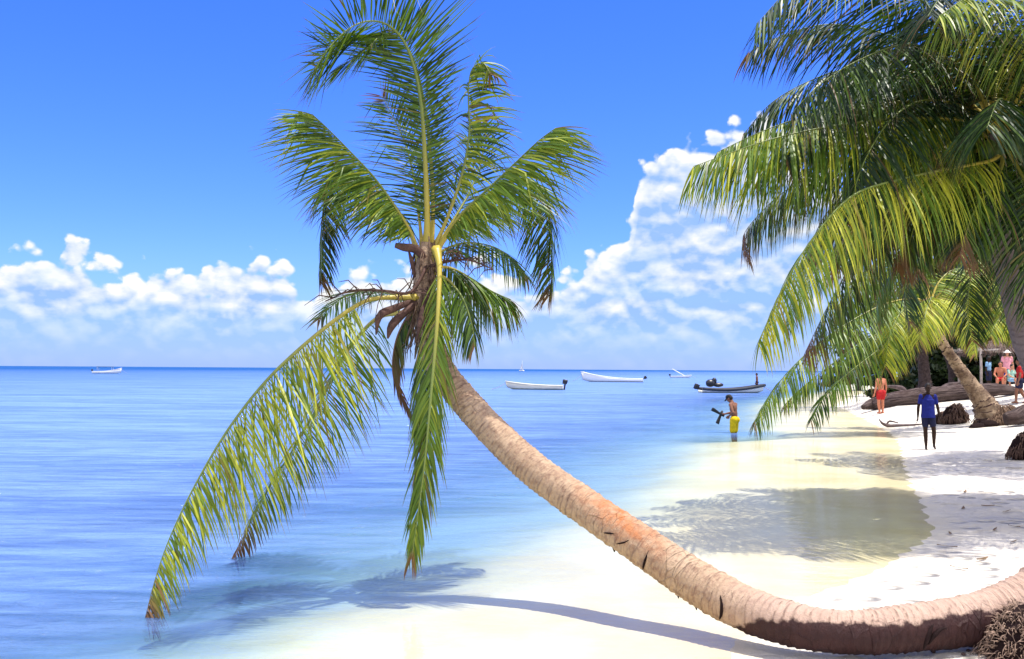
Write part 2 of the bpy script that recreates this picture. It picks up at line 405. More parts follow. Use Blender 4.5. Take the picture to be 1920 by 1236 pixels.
m, nt, out = mat('ringed_bark')
co = nt.coord(); g = nt.attr('ring'); al = nt.attr('along')
base = nt.mix(nt.ss(nt.noise(co, 2.5, 6, .7), .35, .65), (.12, .075, .05, 1), (.40, .29, .19, 1))
base = nt.mix(nt.ss(nt.m('ADD', g, nt.m('MULTIPLY', nt.m('SUBTRACT', nt.noise(co, 4, 4), .5), .5)), .12, .4), base, (.05, .022, .022, 1))
nt.put(out, principled(nt, base, .85, .2, nt.bump(nt.noise(co, 12, 6, .7), .8, .05))); RBARK = m


# ------------------------------------------------------------------ palms
def leaf_geo(C, L, n, W_=.03, droop=.5, fold=.35, a0=35, a1=65, t0=.16, U0=(0, 0, 1), tint=.35, dtint=.25, dry_tip=.25, tip_from=.9,
             prof=None, K=5, gap=0.0, ragged=0.0, wind=(0, 0, 0), sides=(1, -1), lift=0.0, rs=None, bunch=0.0):
    rs = rs or random
    n_s = 60; P, length = spline(C, n_s); T_, S_, N_ = frames(P, U0)
    V, F, tn, dr = [], [], [], []
    prof = prof or [(0, .45), (.15, .8), (.4, 1.0), (.7, .85), (.9, .55), (1, .35)]
    px_, py_ = zip(*prof)
    g = np.array([0, 0, -1.0]); wind = np.array(wind, float)
    for sd_ in sides:
        for i in range(n):
            u = (i + rs.random() * .8) / n
            if gap and rs.random() < gap: continue
            t = t0 + (1 - t0) * u; f = t * (n_s - 1); k = min(int(f), n_s - 2); w = f - k
            p = P[k] * (1 - w) + P[k + 1] * w; Tn, Sn, Nn = T_[k], S_[k], N_[k]
            a = R(a0 + (a1 - a0) * u + rs.uniform(-7, 7)); fo = fold + rs.uniform(-.22, .22)
            if bunch: fo += bunch * math.sin(u * 37 + sd_) * .5
            d = (sd_ * Sn * math.cos(fo) - Nn * math.sin(fo)) * math.cos(a) + Tn * math.sin(a) + Nn * lift
            d /= np.linalg.norm(d)
            ll = L * np.interp(u, px_, py_) * rs.uniform(.82, 1.08)
            if ragged and rs.random() < ragged: ll *= rs.uniform(.35, .8)
            dp = droop * rs.uniform(.6, 1.4)
            wv = Tn - d * Tn.dot(d); wv /= np.linalg.norm(wv) + 1e-9
            tw = rs.uniform(-.7, .7); nv = np.cross(d, wv); wv = wv * math.cos(tw) + nv * math.sin(tw)
            o = len(V); q = p.copy(); ti = min(1, max(0, tint + rs.uniform(-dtint, dtint))); dry0 = max(0, (u - tip_from) / (1 - tip_from + 1e-6)) if tip_from < 1 else 0
            dry0 = min(1, dry0 + (.5 if rs.random() < .03 else 0))
            br = rs.random() < .10
            for j in range(K + 1):
                x = j / K
                hw = .5 * W_ * (min(1, .35 + 3 * x) * (1 - x ** 2.2) + .03)
                V.append(q - wv * hw); V.append(q + wv * hw)
                c_ = min(1, dry0 + max(0, (x - (1 - dry_tip)) / dry_tip) * .75 if dry_tip else dry0); dr += [c_, c_]
                tn += [ti, ti]
                if j:
                    b = o + 2 * (j - 1); F.append((b, b + 1, b + 3, b + 2))
                d = d + (g * dp + wind) * (.30 + .5 * x) * (5 / K) * .55
                if br and j == K // 2: d = d + g * 1.6
                d /= np.linalg.norm(d); wv = wv - d * wv.dot(d); wv /= np.linalg.norm(wv) + 1e-9
                q = q + d * (ll / K)
    return P, V, F, tn, dr


def add_frond(parent, pts, L, n, r0=.035, label=None, rib_dry=0.0, name='frond', **kw):
    n = int(n * 1.45); kw['W_'] = kw.get('W_', .03) * .62; L *= 1.08; kw['tint'] = kw.get('tint', .35) + .10
    C = [at(*p) if len(p) == 3 else p[0] for p in (tuple(q) for q in pts)]
    P, V, F, tn, dr = leaf_geo(C, L, n, **kw)
    o = mesh_obj(name, V, F, LEAF, parent, {'tint': tn, 'dry': dr}, smooth=True)
    if label: o['label'] = label
    mb = MB(); m_ = len(P); t = np.linspace(0, 1, m_)
    rr = .85 * r0 * (1 - t) ** 1.2 * np.where(t < .12, 1 + 1.2 * (1 - t / .12) ** 2, 1) + .0035
    tf = kw.get('tip_from', 1.0)
    dd = np.repeat(np.clip(np.maximum(rib_dry, (t - tf) / .12), 0, 1), 6)
    mb.tube(P, rr, 6, kw.get('U0', (0, 0, 1)), .75, along=list(np.repeat(t, 6)), dry=list(dd))
    mb.build('midrib', RIB, o)
    return o


def trunk_geo(ctrl, nl=420, na=40, ring=.06, amp=.012, lump=.03, damp=None, orange=None, seed_=1):
    C, length = spline(ctrl, nl); r = C[:, 3]; P = C[:, :3]
    T_, S_, N_ = frames(P, (0, 0, 1))
    s = np.linspace(0, length, nl); a = np.linspace(0, 2 * math.pi, na, endpoint=False)
    rr = np.random.default_rng(seed_)
    edges = [0.0]
    while edges[-1] < length + ring: edges.append(edges[-1] + ring * rr.uniform(.55, 1.5))
    edges = np.array(edges); tilt = rr.uniform(-.35, .35, len(edges)); ph = rr.uniform(0, 6.28, len(edges)); dep_ = rr.uniform(.3, 1, len(edges))
    S2 = np.repeat(s[:, None], na, 1); A2 = np.repeat(a[None], nl, 0)
    wob = .25 * ring * np.sin(A2 * 2 + S2 * 3) + .12 * ring * np.sin(A2 * 5 + 1 + S2 * 7)
    sv = (S2 + wob).clip(0, length)
    k = np.clip(np.searchsorted(edges, sv.ravel(), side='right') - 1, 0, len(edges) - 2).reshape(sv.shape)
    fr_ = (sv - edges[k]) / (edges[k + 1] - edges[k])
    prof = (fr_ ** 1.6) * dep_[k]                         # each leaf scar flares, then steps back
    nz = hash_noise(S2 * 4.0, np.cos(A2) * 2 + 5, .55, seed_) + hash_noise(S2 * 9.0, np.sin(A2) * 3 + 9, .5, seed_ + 1) * .6 - .8
    RR = r[:, None] * (1 + lump * nz) + amp * (prof - .5) * (.5 + r[:, None] * 3)
    V = P[:, None] + RR[..., None] * (np.cos(A2)[..., None] * S_[:, None] + np.sin(A2)[..., None] * N_[:, None])
    F = [(i * na + j, i * na + (j + 1) % na, (i + 1) * na + (j + 1) % na, (i + 1) * na + j) for i in range(nl - 1) for j in range(na)]
    F += [tuple(range(na - 1, -1, -1)), tuple((nl - 1) * na + j for j in range(na))]
    Vf = V.reshape(-1, 3)
    at_ = {'along': S2.ravel(), 'around': (A2 * .5).ravel(), 'ring': np.clip((fr_ - .80) / .2, 0, 1).ravel() * dep_[k].ravel()}
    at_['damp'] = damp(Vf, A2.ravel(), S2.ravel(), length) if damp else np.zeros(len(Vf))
    at_['orange'] = orange(Vf, A2.ravel(), S2.ravel(), length) if orange else np.zeros(len(Vf))
    return Vf, F, at_, P, r


# --- the leaning palm in front
base = on_ground(1895, 1225)
palm = empty('palm_tree', base, 'leaning palm with a curved trunk lying on sand and its crown over the water', 'palm tree', 'coconut palms')
TR = [(1990, 1095, 6.75, 64), (1935, 1128, 6.72, 60), (1880, 1150, 6.7, 56), (1800, 1166, 6.66, 50), (1700, 1178, 6.62, 46.5), (1600, 1186, 6.62, 43.5), (1500, 1174, 6.75, 44), (1400, 1142, 7.05, 45),
      (1300, 1088, 7.4, 43.5), (1200, 1020, 7.72, 40), (1100, 952, 8.1, 37), (1000, 880, 8.4, 34.5), (930, 815, 8.6, 32.5), (870, 750, 8.75, 30.5), (826, 690, 8.86, 28),
      (803, 620, 8.95, 27), (795, 560, 9.0, 25), (797, 500, 9.0, 20), (800, 455, 9.0, 13)]
ctrl = [(*at(x, y, Y), r * .93 * Y / FPX) for x, y, Y, r in TR]
def damp_shade_f(V, A, S, L):                     # dark underside on the beach: damp stain with the trunk's shade painted in
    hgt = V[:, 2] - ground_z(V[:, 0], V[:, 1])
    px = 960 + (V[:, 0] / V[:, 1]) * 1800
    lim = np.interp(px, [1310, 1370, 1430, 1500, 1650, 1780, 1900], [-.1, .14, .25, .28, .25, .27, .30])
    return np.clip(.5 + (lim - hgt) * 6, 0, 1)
def orange_f(V, A, S, L):
    px = 960 + (V[:, 0] / V[:, 1]) * 1800
    side = np.sin(A)
    return np.clip(1 - np.abs(px - 1165) / 95, 0, 1) ** .8 * np.clip(side * 1.3 + .2, 0, 1) * .85
V, F, A_, TP, TRr = trunk_geo(ctrl, 620, 48, .046, .015, .035, damp_shade_f, orange_f, 3)
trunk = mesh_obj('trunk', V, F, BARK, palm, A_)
# dead root pegs under the trunk, loose bark flakes and the dark splits in it
def trunk_at(px):
    k = int(np.argmin(np.abs(960 + TP[:, 0] / TP[:, 1] * 1800 - px))); T_ = TP[min(k + 1, len(TP) - 1)] - TP[max(k - 1, 0)]; T_ /= np.linalg.norm(T_)
    return TP[k], TRr[k], T_
for px, ln, w in [(1140, .045, .010), (1150, .06, .013), (1163, .04, .008), (1268, .06, .010), (1302, .055, .010), (1215, .04, .008), (1322, .03, .007)]:
    p, r, t = trunk_at(px); mb = MB()
    a = np.array([p[0], p[1] - r * .25, p[2] - r * .93])
    mb.tube([a, a + [.004, -.004, -ln * .5], a + [.010, -.006, -ln]], [w, w * .85, w * .4], 6)
    mb.build('root_peg', STAIN_DARK, trunk)
def split(px, tw, pts):                     # dark gash lying on the bark: angle round the trunk, offset along it
    p, r, t = trunk_at(px); t = Vector(t); up = Vector((0, 0, 1)); up = (up - t * up.dot(t)).normalized(); sd_ = t.cross(up)
    if sd_.y > 0: sd_ = -sd_
    C = []
    for ang, off in pts:
        C.append(Vector(p) + t * off + (sd_ * math.cos(ang) + up * math.sin(ang)) * r * 1.0)
    Cs, _ = spline(C, 10); mb = MB(); mb.tube(Cs, tw * np.sin(np.linspace(.25, math.pi - .15, 10)), 6); mb.build('bark_split', STAIN_DARK, trunk)
split(1712, .017, [(-.75, .02), (-.3, .01), (.15, -.02), (.35, -.05)])
split(1722, .015, [(-.5, .03), (-.15, .0), (.12, -.055), (.16, -.10)])
split(1375, .013, [(-.75, .02), (-.3, -.01), (.15, .0), (.45, .035)])
split(1236, .011, [(-.8, .03), (-.4, .02), (.0, .02), (.4, .03)])
split(1165, .008, [(.15, -.05), (.0, .0), (-.15, .05)])
split(1193, .007, [(.3, -.03), (.05, .0), (-.3, .07)])

# the root boss at the lower right
mb = MB()
rb = at(1940, 1212, 6.5)
for c_, r_ in [((0, 0, -.08), (.33, .26, .36)), ((.12, .05, .08), (.29, .24, .25)), ((-.14, -.04, -.2), (.24, .22, .22))]:
    mb.ball(Vector(c_) + rb, r_, 4, rough=.16)
boss = mb.build('root_boss', STAIN_DARK, palm)
ROOT = simple('pale_rootlet', (.27, .185, .14), .8, .2, .55, 40, .5)
mb = MB(); rs = random.Random(5)
for i in range(2300):
    th = rs.uniform(0, 6.28); ph = rs.uniform(-.6, 1.2)
    d = Vector((math.cos(th) * math.cos(ph), math.sin(th) * math.cos(ph) - .2, math.sin(ph))).normalized()
    s0 = rb + Vector((d.x * .35, d.y * .28, d.z * .34 - .05)); L_ = rs.uniform(.04, .13)
    e = Vector((rs.uniform(-.5, .5), rs.uniform(-.5, .5), rs.uniform(-1.3, .2)))
    p1 = s0 + (d * .5 + e * .5) * L_ * .5; p2 = p1 + (d * .15 + e * .8 + Vector((rs.uniform(-.5, .5), 0, 0))) * L_ * .6
    w = rs.uniform(.0018, .0046)
    mb.tube([s0 - d * .03, s0 + d * .01, p1, p2], [w, w, w * .85, w * .4], 5)
o = mb.build('root_fibres', ROOT, palm); o['kind'] = 'stuff'

UPC = (0, -1, .2)                           # towards the viewer's side of the tree
CR = palm
add_frond(CR, [(785, 560, 8.95), (735, 558, 8.85), (680, 567, 8.7), (600, 622, 8.5), (505, 708, 8.3), (430, 802, 8.1), (370, 902, 8.0), (322, 1000, 7.9), (293, 1080, 7.82), (272, 1160, 7.74)],
          1.12, 105, .034, W_=.03, droop=.5, fold=.85, a0=8, a1=40, t0=.17, tint=.68, dtint=.25, tip_from=.88, label='long bright frond drooping to the water at lower left',
          prof=[(0, .35), (.1, .75), (.3, 1), (.48, .85), (.6, .58), (.75, .42), (.9, .28), (1, .2)])
add_frond(CR, [(790, 585, 9.05), (745, 588, 9.2), (700, 602, 9.4), (645, 668, 9.7), (597, 760, 9.95), (545, 850, 10.1), (490, 938, 10.2), (436, 1050, 10.2)],
          .85, 80, .03, W_=.032, droop=.5, fold=.6, a0=15, a1=45, t0=.16, tint=.5, tip_from=.72, prof=[(0, .5), (.2, 1), (.5, .75), (.75, .5), (1, .22)])
add_frond(CR, [(818, 465, 8.85), (824, 505, 8.7), (820, 600, 8.5), (808, 740, 8.35), (796, 870, 8.3), (784, 960, 8.3), (772, 1045, 8.3)],
          .62, 90, .026, U0=(.1, -1, .1), W_=.03, droop=.75, fold=.55, a0=48, a1=70, t0=.1, tint=.42, tip_from=.95, prof=[(0, .55), (.3, .85), (.6, .8), (.85, .6), (1, .35)])
add_frond(CR, [(812, 560, 9.1), (800, 620, 8.95), (790, 700, 8.85), (785, 790, 8.8), (782, 830, 8.8)], .5, 55, .02, U0=(-.5, -1, .1), droop=.9, fold=.5, a0=45, a1=70, t0=.08, tint=.22)
# the tall frond straight up, curling over to the left at its end
add_frond(CR, [(800, 480, 9.0), (801, 400, 8.95), (797, 300, 8.9), (790, 200, 8.8), (776, 125, 8.65), (752, 70, 8.5), (715, 42, 8.3), (670, 45, 8.1), (625, 80, 7.95), (590, 130, 7.85)],
          .88, 110, .034, U0=(0, .9, .2), W_=.026, droop=.04, fold=-.05, a0=14, a1=36, t0=.1, tint=.18, dtint=.25, K=6, ragged=.12, tip_from=1,
          prof=[(0, .22), (.1, .30), (.3, .34), (.42, .55), (.52, 1.0), (.72, 1.05), (.9, .7), (1, .4)])
# its folded companion whose end doubles back below
add_frond(CR, [(806, 475, 9.1), (812, 400, 9.15), (808, 300, 9.2), (796, 200, 9.15), (778, 120, 9.0), (750, 68, 8.8), (722, 58, 8.6), (698, 82, 8.45), (660, 112, 8.35), (618, 142, 8.3)],
          .62, 110, .024, U0=(0, .9, .2), W_=.026, droop=.12, fold=.15, a0=25, a1=50, t0=.1, tint=.20, dtint=.25, tip_from=1, ragged=.1, prof=[(0, .4), (.3, .6), (.6, .9), (.8, .6), (1, .45)])
add_frond(CR, [(792, 470, 9.15), (785, 400, 9.3), (775, 330, 9.45), (760, 270, 9.6), (735, 215, 9.7), (715, 180, 9.75)], .62, 60, .02, U0=(.3, .9, .1), W_=.024, droop=.15, fold=.35, a0=20, a1=45, t0=.15, tint=.22, ragged=.2, sides=(1, -1))
# crumpled frond right of the tall one
add_frond(CR, [(812, 470, 9.0), (842, 400, 9.0), (868, 320, 9.0), (880, 245, 8.95), (878, 180, 8.9), (884, 132, 8.85), (905, 118, 8.8), (920, 140, 8.75)],
          .52, 60, .024, U0=(-.6, -.6, .2), W_=.034, droop=.75, fold=.75, a0=5, a1=40, t0=.3, tint=.40, dtint=.40, ragged=.35, dry_tip=.35, bunch=.9, tip_from=.95)
add_frond(CR, [(812, 475, 9.2), (855, 405, 9.4), (885, 350, 9.6), (905, 290, 9.8), (905, 230, 9.9)], .5, 60, .02, U0=(.2, .9, .1), droop=.45, fold=.5, tint=.25, a0=20, a1=50, t0=.15)
# left pair
add_frond(CR, [(788, 490, 9.0), (772, 440, 8.95), (742, 390, 8.85), (702, 334, 8.7), (656, 284, 8.55), (615, 242, 8.45), (585, 214, 8.4)],
          .74, 88, .028, W_=.028, droop=.30, fold=.95, a0=8, a1=50, t0=.15, tint=.40, dtint=.28, K=5, tip_from=1, dry_tip=.12, prof=[(0, .35), (.2, .65), (.5, 1), (.8, .95), (1, .5)])
add_frond(CR, [(788, 490, 9.05), (765, 430, 9.2), (725, 375, 9.4), (680, 335, 9.6), (640, 322, 9.7), (615, 345, 9.8), (604, 410, 9.85), (600, 490, 9.85), (600, 530, 9.85)],
          .78, 95, .026, droop=.6, fold=.55, a0=10, a1=45, t0=.15, tint=.16, W_=.032, prof=[(0, .5), (.3, 1), (.6, .7), (1, .3)])
# right pair
add_frond(CR, [(808, 490, 9.0), (832, 448, 8.95), (865, 402, 8.85), (920, 350, 8.7), (970, 302, 8.55), (1010, 264, 8.45), (1042, 240, 8.4)],
          .74, 92, .03, W_=.028, droop=.36, fold=.9, a0=8, a1=50, t0=.16, tint=.42, dtint=.28, tip_from=1, dry_tip=.12, prof=[(0, .3), (.2, .6), (.5, .9), (.8, .95), (1, .45)])
add_frond(CR, [(808, 490, 9.05), (840, 440, 9.2), (890, 385, 9.45), (945, 345, 9.65), (990, 335, 9.8), (1020, 370, 9.9), (1033, 430, 9.95), (1035, 500, 9.95), (1032, 552, 9.95)],
          .88, 105, .028, droop=.5, fold=.45, a0=10, a1=45, t0=.16, tint=.24, W_=.032, prof=[(0, .5), (.25, .9), (.6, .85), (.85, .5), (1, .3)])
# lower right and low back fronds
add_frond(CR, [(812, 500, 9.0), (845, 503, 9.1), (880, 520, 9.2), (920, 545, 9.3), (958, 562, 9.35)], .66, 50, .022, droop=.9, fold=.5, a0=25, a1=50, t0=.12, tint=.22, W_=.032,
          prof=[(0, .7), (.3, 1), (.7, .85), (1, .5)])
add_frond(CR, [(812, 510, 8.95), (840, 525, 8.8), (868, 560, 8.65), (885, 610, 8.55), (890, 650, 8.5)], .45, 40, .018, droop=.9, fold=.5, a0=30, a1=60, t0=.12, tint=.18)
add_frond(CR, [(795, 550, 9.1), (740, 552, 9.4), (690, 545, 9.7), (640, 560, 10.0), (596, 600, 10.2)], .55, 42, .018, droop=.35, fold=.3, a0=30, a1=60, t0=.1, tint=.3, ragged=.3, dry_tip=.5, lift=.1)
add_frond(CR, [(795, 555, 9.1), (760, 600, 9.3), (740, 650, 9.4), (738, 710, 9.45), (765, 775, 9.45)], .36, 60, .018, rib_dry=.9, name='dead_frond', label='withered dark frond hanging below the crown', U0=(-1, -.5, .2), droop=.9, fold=.8, a0=50, a1=70, t0=.1, tint=.1, tip_from=.0, W_=.035)
add_frond(CR, [(800, 500, 9.15), (830, 470, 9.5), (880, 455, 9.9), (940, 470, 10.3), (990, 520, 10.6)], .6, 55, .02, droop=.6, fold=.4, tint=.2)

# dry sheaths, fibre and flower spathes round the crown shaft
mb = MB(); rs = random.Random(9)
for i in range(170):
    th = rs.uniform(0, 6.28); z0 = rs.uniform(0, 1)
    c0 = at(796 + rs.uniform(-4, 6), 660 - 190 * z0, 8.97); rad = (27 - 10 * z0) / FPX * 9 * 1.0
    d = Vector((math.cos(th), math.sin(th), 0)); w = rs.uniform(.006, .02)
    L_ = rs.uniform(.1, .28); s0 = c0 + d * rad
    mb.tube([s0 + Vector((0, 0, L_ * .5)) - d * .01, s0 + d * .02, s0 + d * rs.uniform(.02, .09) + Vector((rs.uniform(-.04, .04), 0, -L_ * .6))], [w * .6, w, w * .25], 5, flat=.4)
mb.build('leaf_sheath', FIBRE, palm)
for pts, rad in [([(800, 490, 8.95), (780, 468, 8.9), (758, 464, 8.85), (741, 460, 8.82)], [.045, .06, .055, .035]),
                 ([(790, 560, 8.95), (760, 585, 8.8), (735, 610, 8.7), (727, 635, 8.68)], [.03, .05, .055, .012]),
                 ([(785, 560, 8.95), (740, 578, 8.75), (712, 592, 8.6), (705, 628, 8.58)], [.03, .05, .05, .01]),
                 ([(805, 540, 8.9), (790, 600, 8.75), (782, 640, 8.72)], [.03, .05, .01]),
                 ([(778, 520, 8.95), (772, 490, 8.9), (766, 470, 8.9)], [.02, .03, .01])]:
    C = [at(*p) for p in pts]; Cr = [(*c_, r * .68) for c_, r in zip(C, rad)]
    S, _ = spline(Cr, 14); mb = MB(); mb.tube(S[:, :3], S[:, 3], 10, (0, -1, 0), .7); mb.build('spathe', SPATHE, palm)
for pts in [[(800, 500, 8.9), (770, 548, 8.75), (720, 545, 8.6), (660, 545, 8.5), (610, 565, 8.45)], [(805, 500, 8.9), (840, 490, 8.8), (880, 488, 8.7), (925, 505, 8.65)]]:
    C = [at(*p) for p in pts]; S, _ = spline(C, 16); mb = MB(); mb.tube(S, np.linspace(.018, .006, 16), 6)
    rs = random.Random(len(pts))
    for i in range(26):
        k = rs.randrange(4, 16); p = Vector(S[k]); d = Vector((rs.uniform(-1, 1), rs.uniform(-1, 1), rs.uniform(-.4, 1))).normalized()
        l = rs.uniform(.12, .3); mb.tube([p, p + d * l * .5, p + d * l + Vector((0, 0, -l * .4))], [.006, .005, .002], 4)
    mb.build('flower_stalk', SPATHE, palm)

# --- the tall palm at the right edge
b2 = on_ground(2010, 800)
bx = at(1990, 800, 13.2); b2 = Vector((bx.x, bx.y, gz(bx.x, bx.y)))
big = empty('palm_tree', b2, 'tall coconut palm at the right edge with a dark heavy crown overhanging the beach', 'palm tree', 'coconut palms')
ctrl = [(b2.x + .25, b2.y, b2.z - .1, .26), (b2.x + .12, b2.y, b2.z + .25, .21)] + [(*at(x, y, 13.0), r * 13 / FPX) for x, y, r in [(1957, 730, 24), (1922, 640, 22.5), (1897, 545, 21), (1879, 470, 20), (1868, 400, 19), (1865, 320, 18), (1868, 250, 14)]]
V, F, A_, _, _ = trunk_geo(ctrl, 260, 28, .09, .010, .03, seed_=8)
m, nt, out = mat('grey_palm_bark')
co = nt.coord(); c = nt.mix(nt.noise(co, 5, 6, .7), (.11, .085, .085, 1), (.32, .26, .255, 1)); c = nt.mix(nt.m('MULTIPLY', nt.attr('ring'), .7), c, (.07, .05, .05, 1))
nt.put(out, principled(nt, c, .9, .2, nt.bump(nt.noise(co, 22, 6, .7), .9, .03))); GREYBARK = m
mesh_obj('trunk', V, F, GREYBARK, big, A_)
def bf(pts, L=1.15, n=95, **kw):
    k = dict(W_=.038, droop=.6, fold=.6, a0=8, a1=42, t0=.12, tint=.25, dtint=.25, tip_from=.98, r0=.04); k.update(kw); k['tint'] -= .14; k['dtint'] += .08; k['tint'] -= .16 * (k['tint'] < .3); k['tip_from'] = min(1, k['tip_from'] + .12); k['dry_tip'] = k.get('dry_tip', .25) * .6; L *= 1.12  # lowered tint paints crown shade into the leaf colour of the dimmer fronds
    r0 = k.pop('r0'); return add_frond(big, pts, L, n, r0, **k)
c0 = (1868, 250, 13.0)
bf([c0, (1840, 180, 12.6), (1780, 60, 12.0), (1690, -25, 11.4), (1580, -45, 11.0), (1490, -25, 10.8), (1418, 45, 10.7)], 1.25, 110, tint=.22, droop=.35, a0=25, a1=50)
bf([c0, (1830, 160, 12.6), (1760, 100, 12.0), (1690, 85, 11.6), (1600, 118, 11.2), (1530, 165, 11.0), (1482, 215, 10.9)], 1.0, 100, tint=.33, droop=.45)
bf([c0, (1820, 225, 12.9), (1740, 196, 12.8), (1640, 192, 12.7), (1540, 210, 12.6), (1440, 242, 12.5), (1345, 285, 12.4)], .9, 115, tint=.58, droop=.6, fold=.85)
bf([c0, (1850, 232, 12.7), (1760, 222, 12.3), (1660, 224, 12.0), (1540, 240, 11.8), (1430, 266, 11.6), (1300, 312, 11.5)], 1.3, 130, tint=.60, droop=.75, fold=.9, dtint=.35)
bf([(1880, 275, 13.0), (1905, 300, 12.5), (1850, 306, 12.0), (1760, 322, 11.4), (1680, 340, 10.9), (1605, 368, 10.6), (1540, 430, 10.4), (1480, 515, 10.3), (1425, 640, 10.3)][0:1] +
   [(1860, 300, 12.5), (1760, 320, 11.7), (1680, 338, 11.3), (1600, 366, 11.0), (1535, 432, 10.8), (1478, 520, 10.7), (1420, 645, 10.7)], 1.0, 125, tint=.80, droop=.95, fold=.75, dtint=.3)
bf([c0, (1840, 280, 13.3), (1770, 300, 13.7), (1690, 370, 14.0), (1620, 460, 14.2), (1560, 560, 14.3), (1510, 660, 14.3)], 1.0, 100, tint=.42, droop=.9, fold=.6, tip_from=.7, dry_tip=.5)
bf([c0, (1800, 250, 13.6), (1700, 260, 14.0), (1580, 300, 14.4), (1470, 360, 14.7), (1400, 430, 14.8), (1392, 470, 14.8)], 1.05, 100, tint=.35, droop=.7, tip_from=.72, dry_tip=.5)
bf([c0, (1850, 300, 13.2), (1800, 350, 13.4), (1740, 400, 13.5), (1700, 450, 13.5), (1680, 500, 13.5)], .8, 90, tint=.35, droop=.9, fold=.6, tip_from=.6, dry_tip=.6)
bf([c0, (1880, 300, 12.6), (1860, 350, 12.2), (1830, 390, 11.9), (1810, 440, 11.8), (1800, 480, 11.8)], .8, 85, tint=.35, droop=.9, fold=.6, tip_from=.7, dry_tip=.5)
bf([c0, (1900, 300, 12.6), (1935, 370, 12.2), (1960, 470, 12.0), (1970, 580, 12.0)], 1.0, 85, tint=.3, droop=.8, fold=.5)
bf([c0, (1900, 200, 12.6), (1940, 110, 12.1), (1950, 50, 11.5), (1900, 10, 10.9), (1830, -10, 10.4), (1760, 30, 10.1)], 1.05, 100, tint=.55, droop=.7, dtint=.3)
bf([c0, (1890, 190, 13.4), (1880, 100, 14.0), (1830, 30, 14.6), (1740, 0, 15.2), (1650, 20, 15.6)], 1.2, 100, tint=.15, droop=.5)
bf([c0, (1860, 190, 13.6), (1800, 120, 14.3), (1720, 100, 15.0), (1640, 130, 15.5), (1580, 190, 15.8)], 1.2, 100, tint=.15, droop=.6)
bf([c0, (1870, 210, 13.6), (1840, 170, 14.4), (1790, 170, 15.2), (1730, 210, 15.8), (1690, 290, 16.1)], 1.2, 100, tint=.12, droop=.7)
bf([c0, (1860, 140, 13.9), (1800, 62, 14.7), (1720, 40, 15.3), (1640, 75, 15.7), (1580, 130, 15.9)], 1.2, 100, tint=.1, droop=.7)
bf([c0, (1890, 150, 13.7), (1870, 75, 14.3), (1810, 45, 14.9), (1750, 70, 15.3), (1700, 130, 15.5)], 1.2, 100, tint=.05, droop=.8)
bf([c0, (1900, 170, 13.2), (1925, 100, 13.5), (1915, 60, 13.8), (1880, 70, 14.1), (1840, 120, 14.3)], 1.2, 100, tint=.05, droop=.8)
bf([c0, (1910, 215, 13.4), (1960, 180, 13.9), (2020, 190, 14.4), (2080, 250, 14.8)], 1.2, 90, tint=.15, droop=.7)
bf([c0, (1920, 230, 12.8), (1990, 200, 12.4), (2060, 220, 12.1), (2120, 300, 11.9)], 1.2, 90, tint=.3, droop=.7)
bf([c0, (1870, 215, 12.5), (1880, 190, 11.7), (1870, 190, 10.9), (1850, 240, 10.3)], 1.1, 90, tint=.2, droop=.7)
bf([c0, (1880, 260, 13.5), (1900, 280, 14.2), (1910, 340, 14.9), (1905, 400, 15.3), (1890, 450, 15.5)], .9, 90, tint=.25, droop=.8)
bf([c0, (1840, 250, 13.6), (1800, 270, 14.3), (1760, 320, 14.9), (1740, 370, 15.2), (1735, 430, 15.3)], .85, 90, tint=.25, droop=.8, dry_tip=.5)
bf([c0, (1850, 255, 13.2), (1780, 275, 13.5), (1700, 300, 13.8), (1630, 370, 14), (1590, 460, 14.1)], 1.2, 95, tint=.25, droop=.8)
for pts, tn, tf in [([(1830, 270, 13.6), (1760, 300, 14.0), (1690, 370, 14.3), (1640, 460, 14.4), (1610, 570, 14.4)], .35, .75), ([(1820, 260, 13.8), (1720, 290, 14.5), (1620, 370, 15.0), (1550, 470, 15.2), (1510, 590, 15.2)], .45, .7),
                    ([(1850, 290, 13.6), (1830, 360, 14.0), (1815, 450, 14.2), (1810, 560, 14.2)], .25, .8), ([(1845, 280, 13.8), (1790, 330, 14.4), (1750, 420, 14.7), (1725, 540, 14.8)], .4, .6), ([(1830, 265, 13.4), (1740, 310, 13.4), (1660, 400, 13.4), (1600, 500, 13.3), (1555, 610, 13.2)], .5, .8)]:
    bf([c0] + [(a, 250 + (b - 250) * .68, d) for a, b, d in pts], .85, 95, tint=tn, droop=.95, fold=.7, tip_from=tf, dry_tip=.5)
ex = random.Random(77); cc_ = at(*c0)
for i in range(20):
    th = i * 2.399 + .4; e0 = R(ex.uniform(15, 78)); hd_ = Vector((math.cos(th), math.sin(th), 0)); p_ = cc_.copy(); C_ = [p_.copy()]; an = e0
    if hd_.y < -.55 and e0 < R(45): hd_.y *= .4; hd_.normalize()
    for k in range(7):
        p_ = p_ + (hd_ * math.cos(an) + Vector((0, 0, math.sin(an)))) * .58; an -= R(ex.uniform(12, 21)); C_.append(p_.copy())
    add_frond(big, [(q,) for q in C_], 1.15, 80, .035, W_=.045, droop=.6, fold=.5, a0=15, a1=45, t0=.12, tint=ex.uniform(-.2, .08), dtint=.2, tip_from=.97)  # dark tint: shade inside the crown painted into these leaves
mb = MB(); rs = random.Random(4)
for i in range(14):
    th = rs.uniform(0, 6.28); c_ = at(1868, 285 + rs.uniform(-25, 25), 13) + Vector((math.cos(th) * .28, math.sin(th) * .28, rs.uniform(-.15, .1)))
    mb.ball(c_, (.11, .11, .14), 3)
COCO = simple('green_coconut', (.07, .11, .025), .45, .4, .4, 5, .1)
mb.build('coconuts', COCO, big)

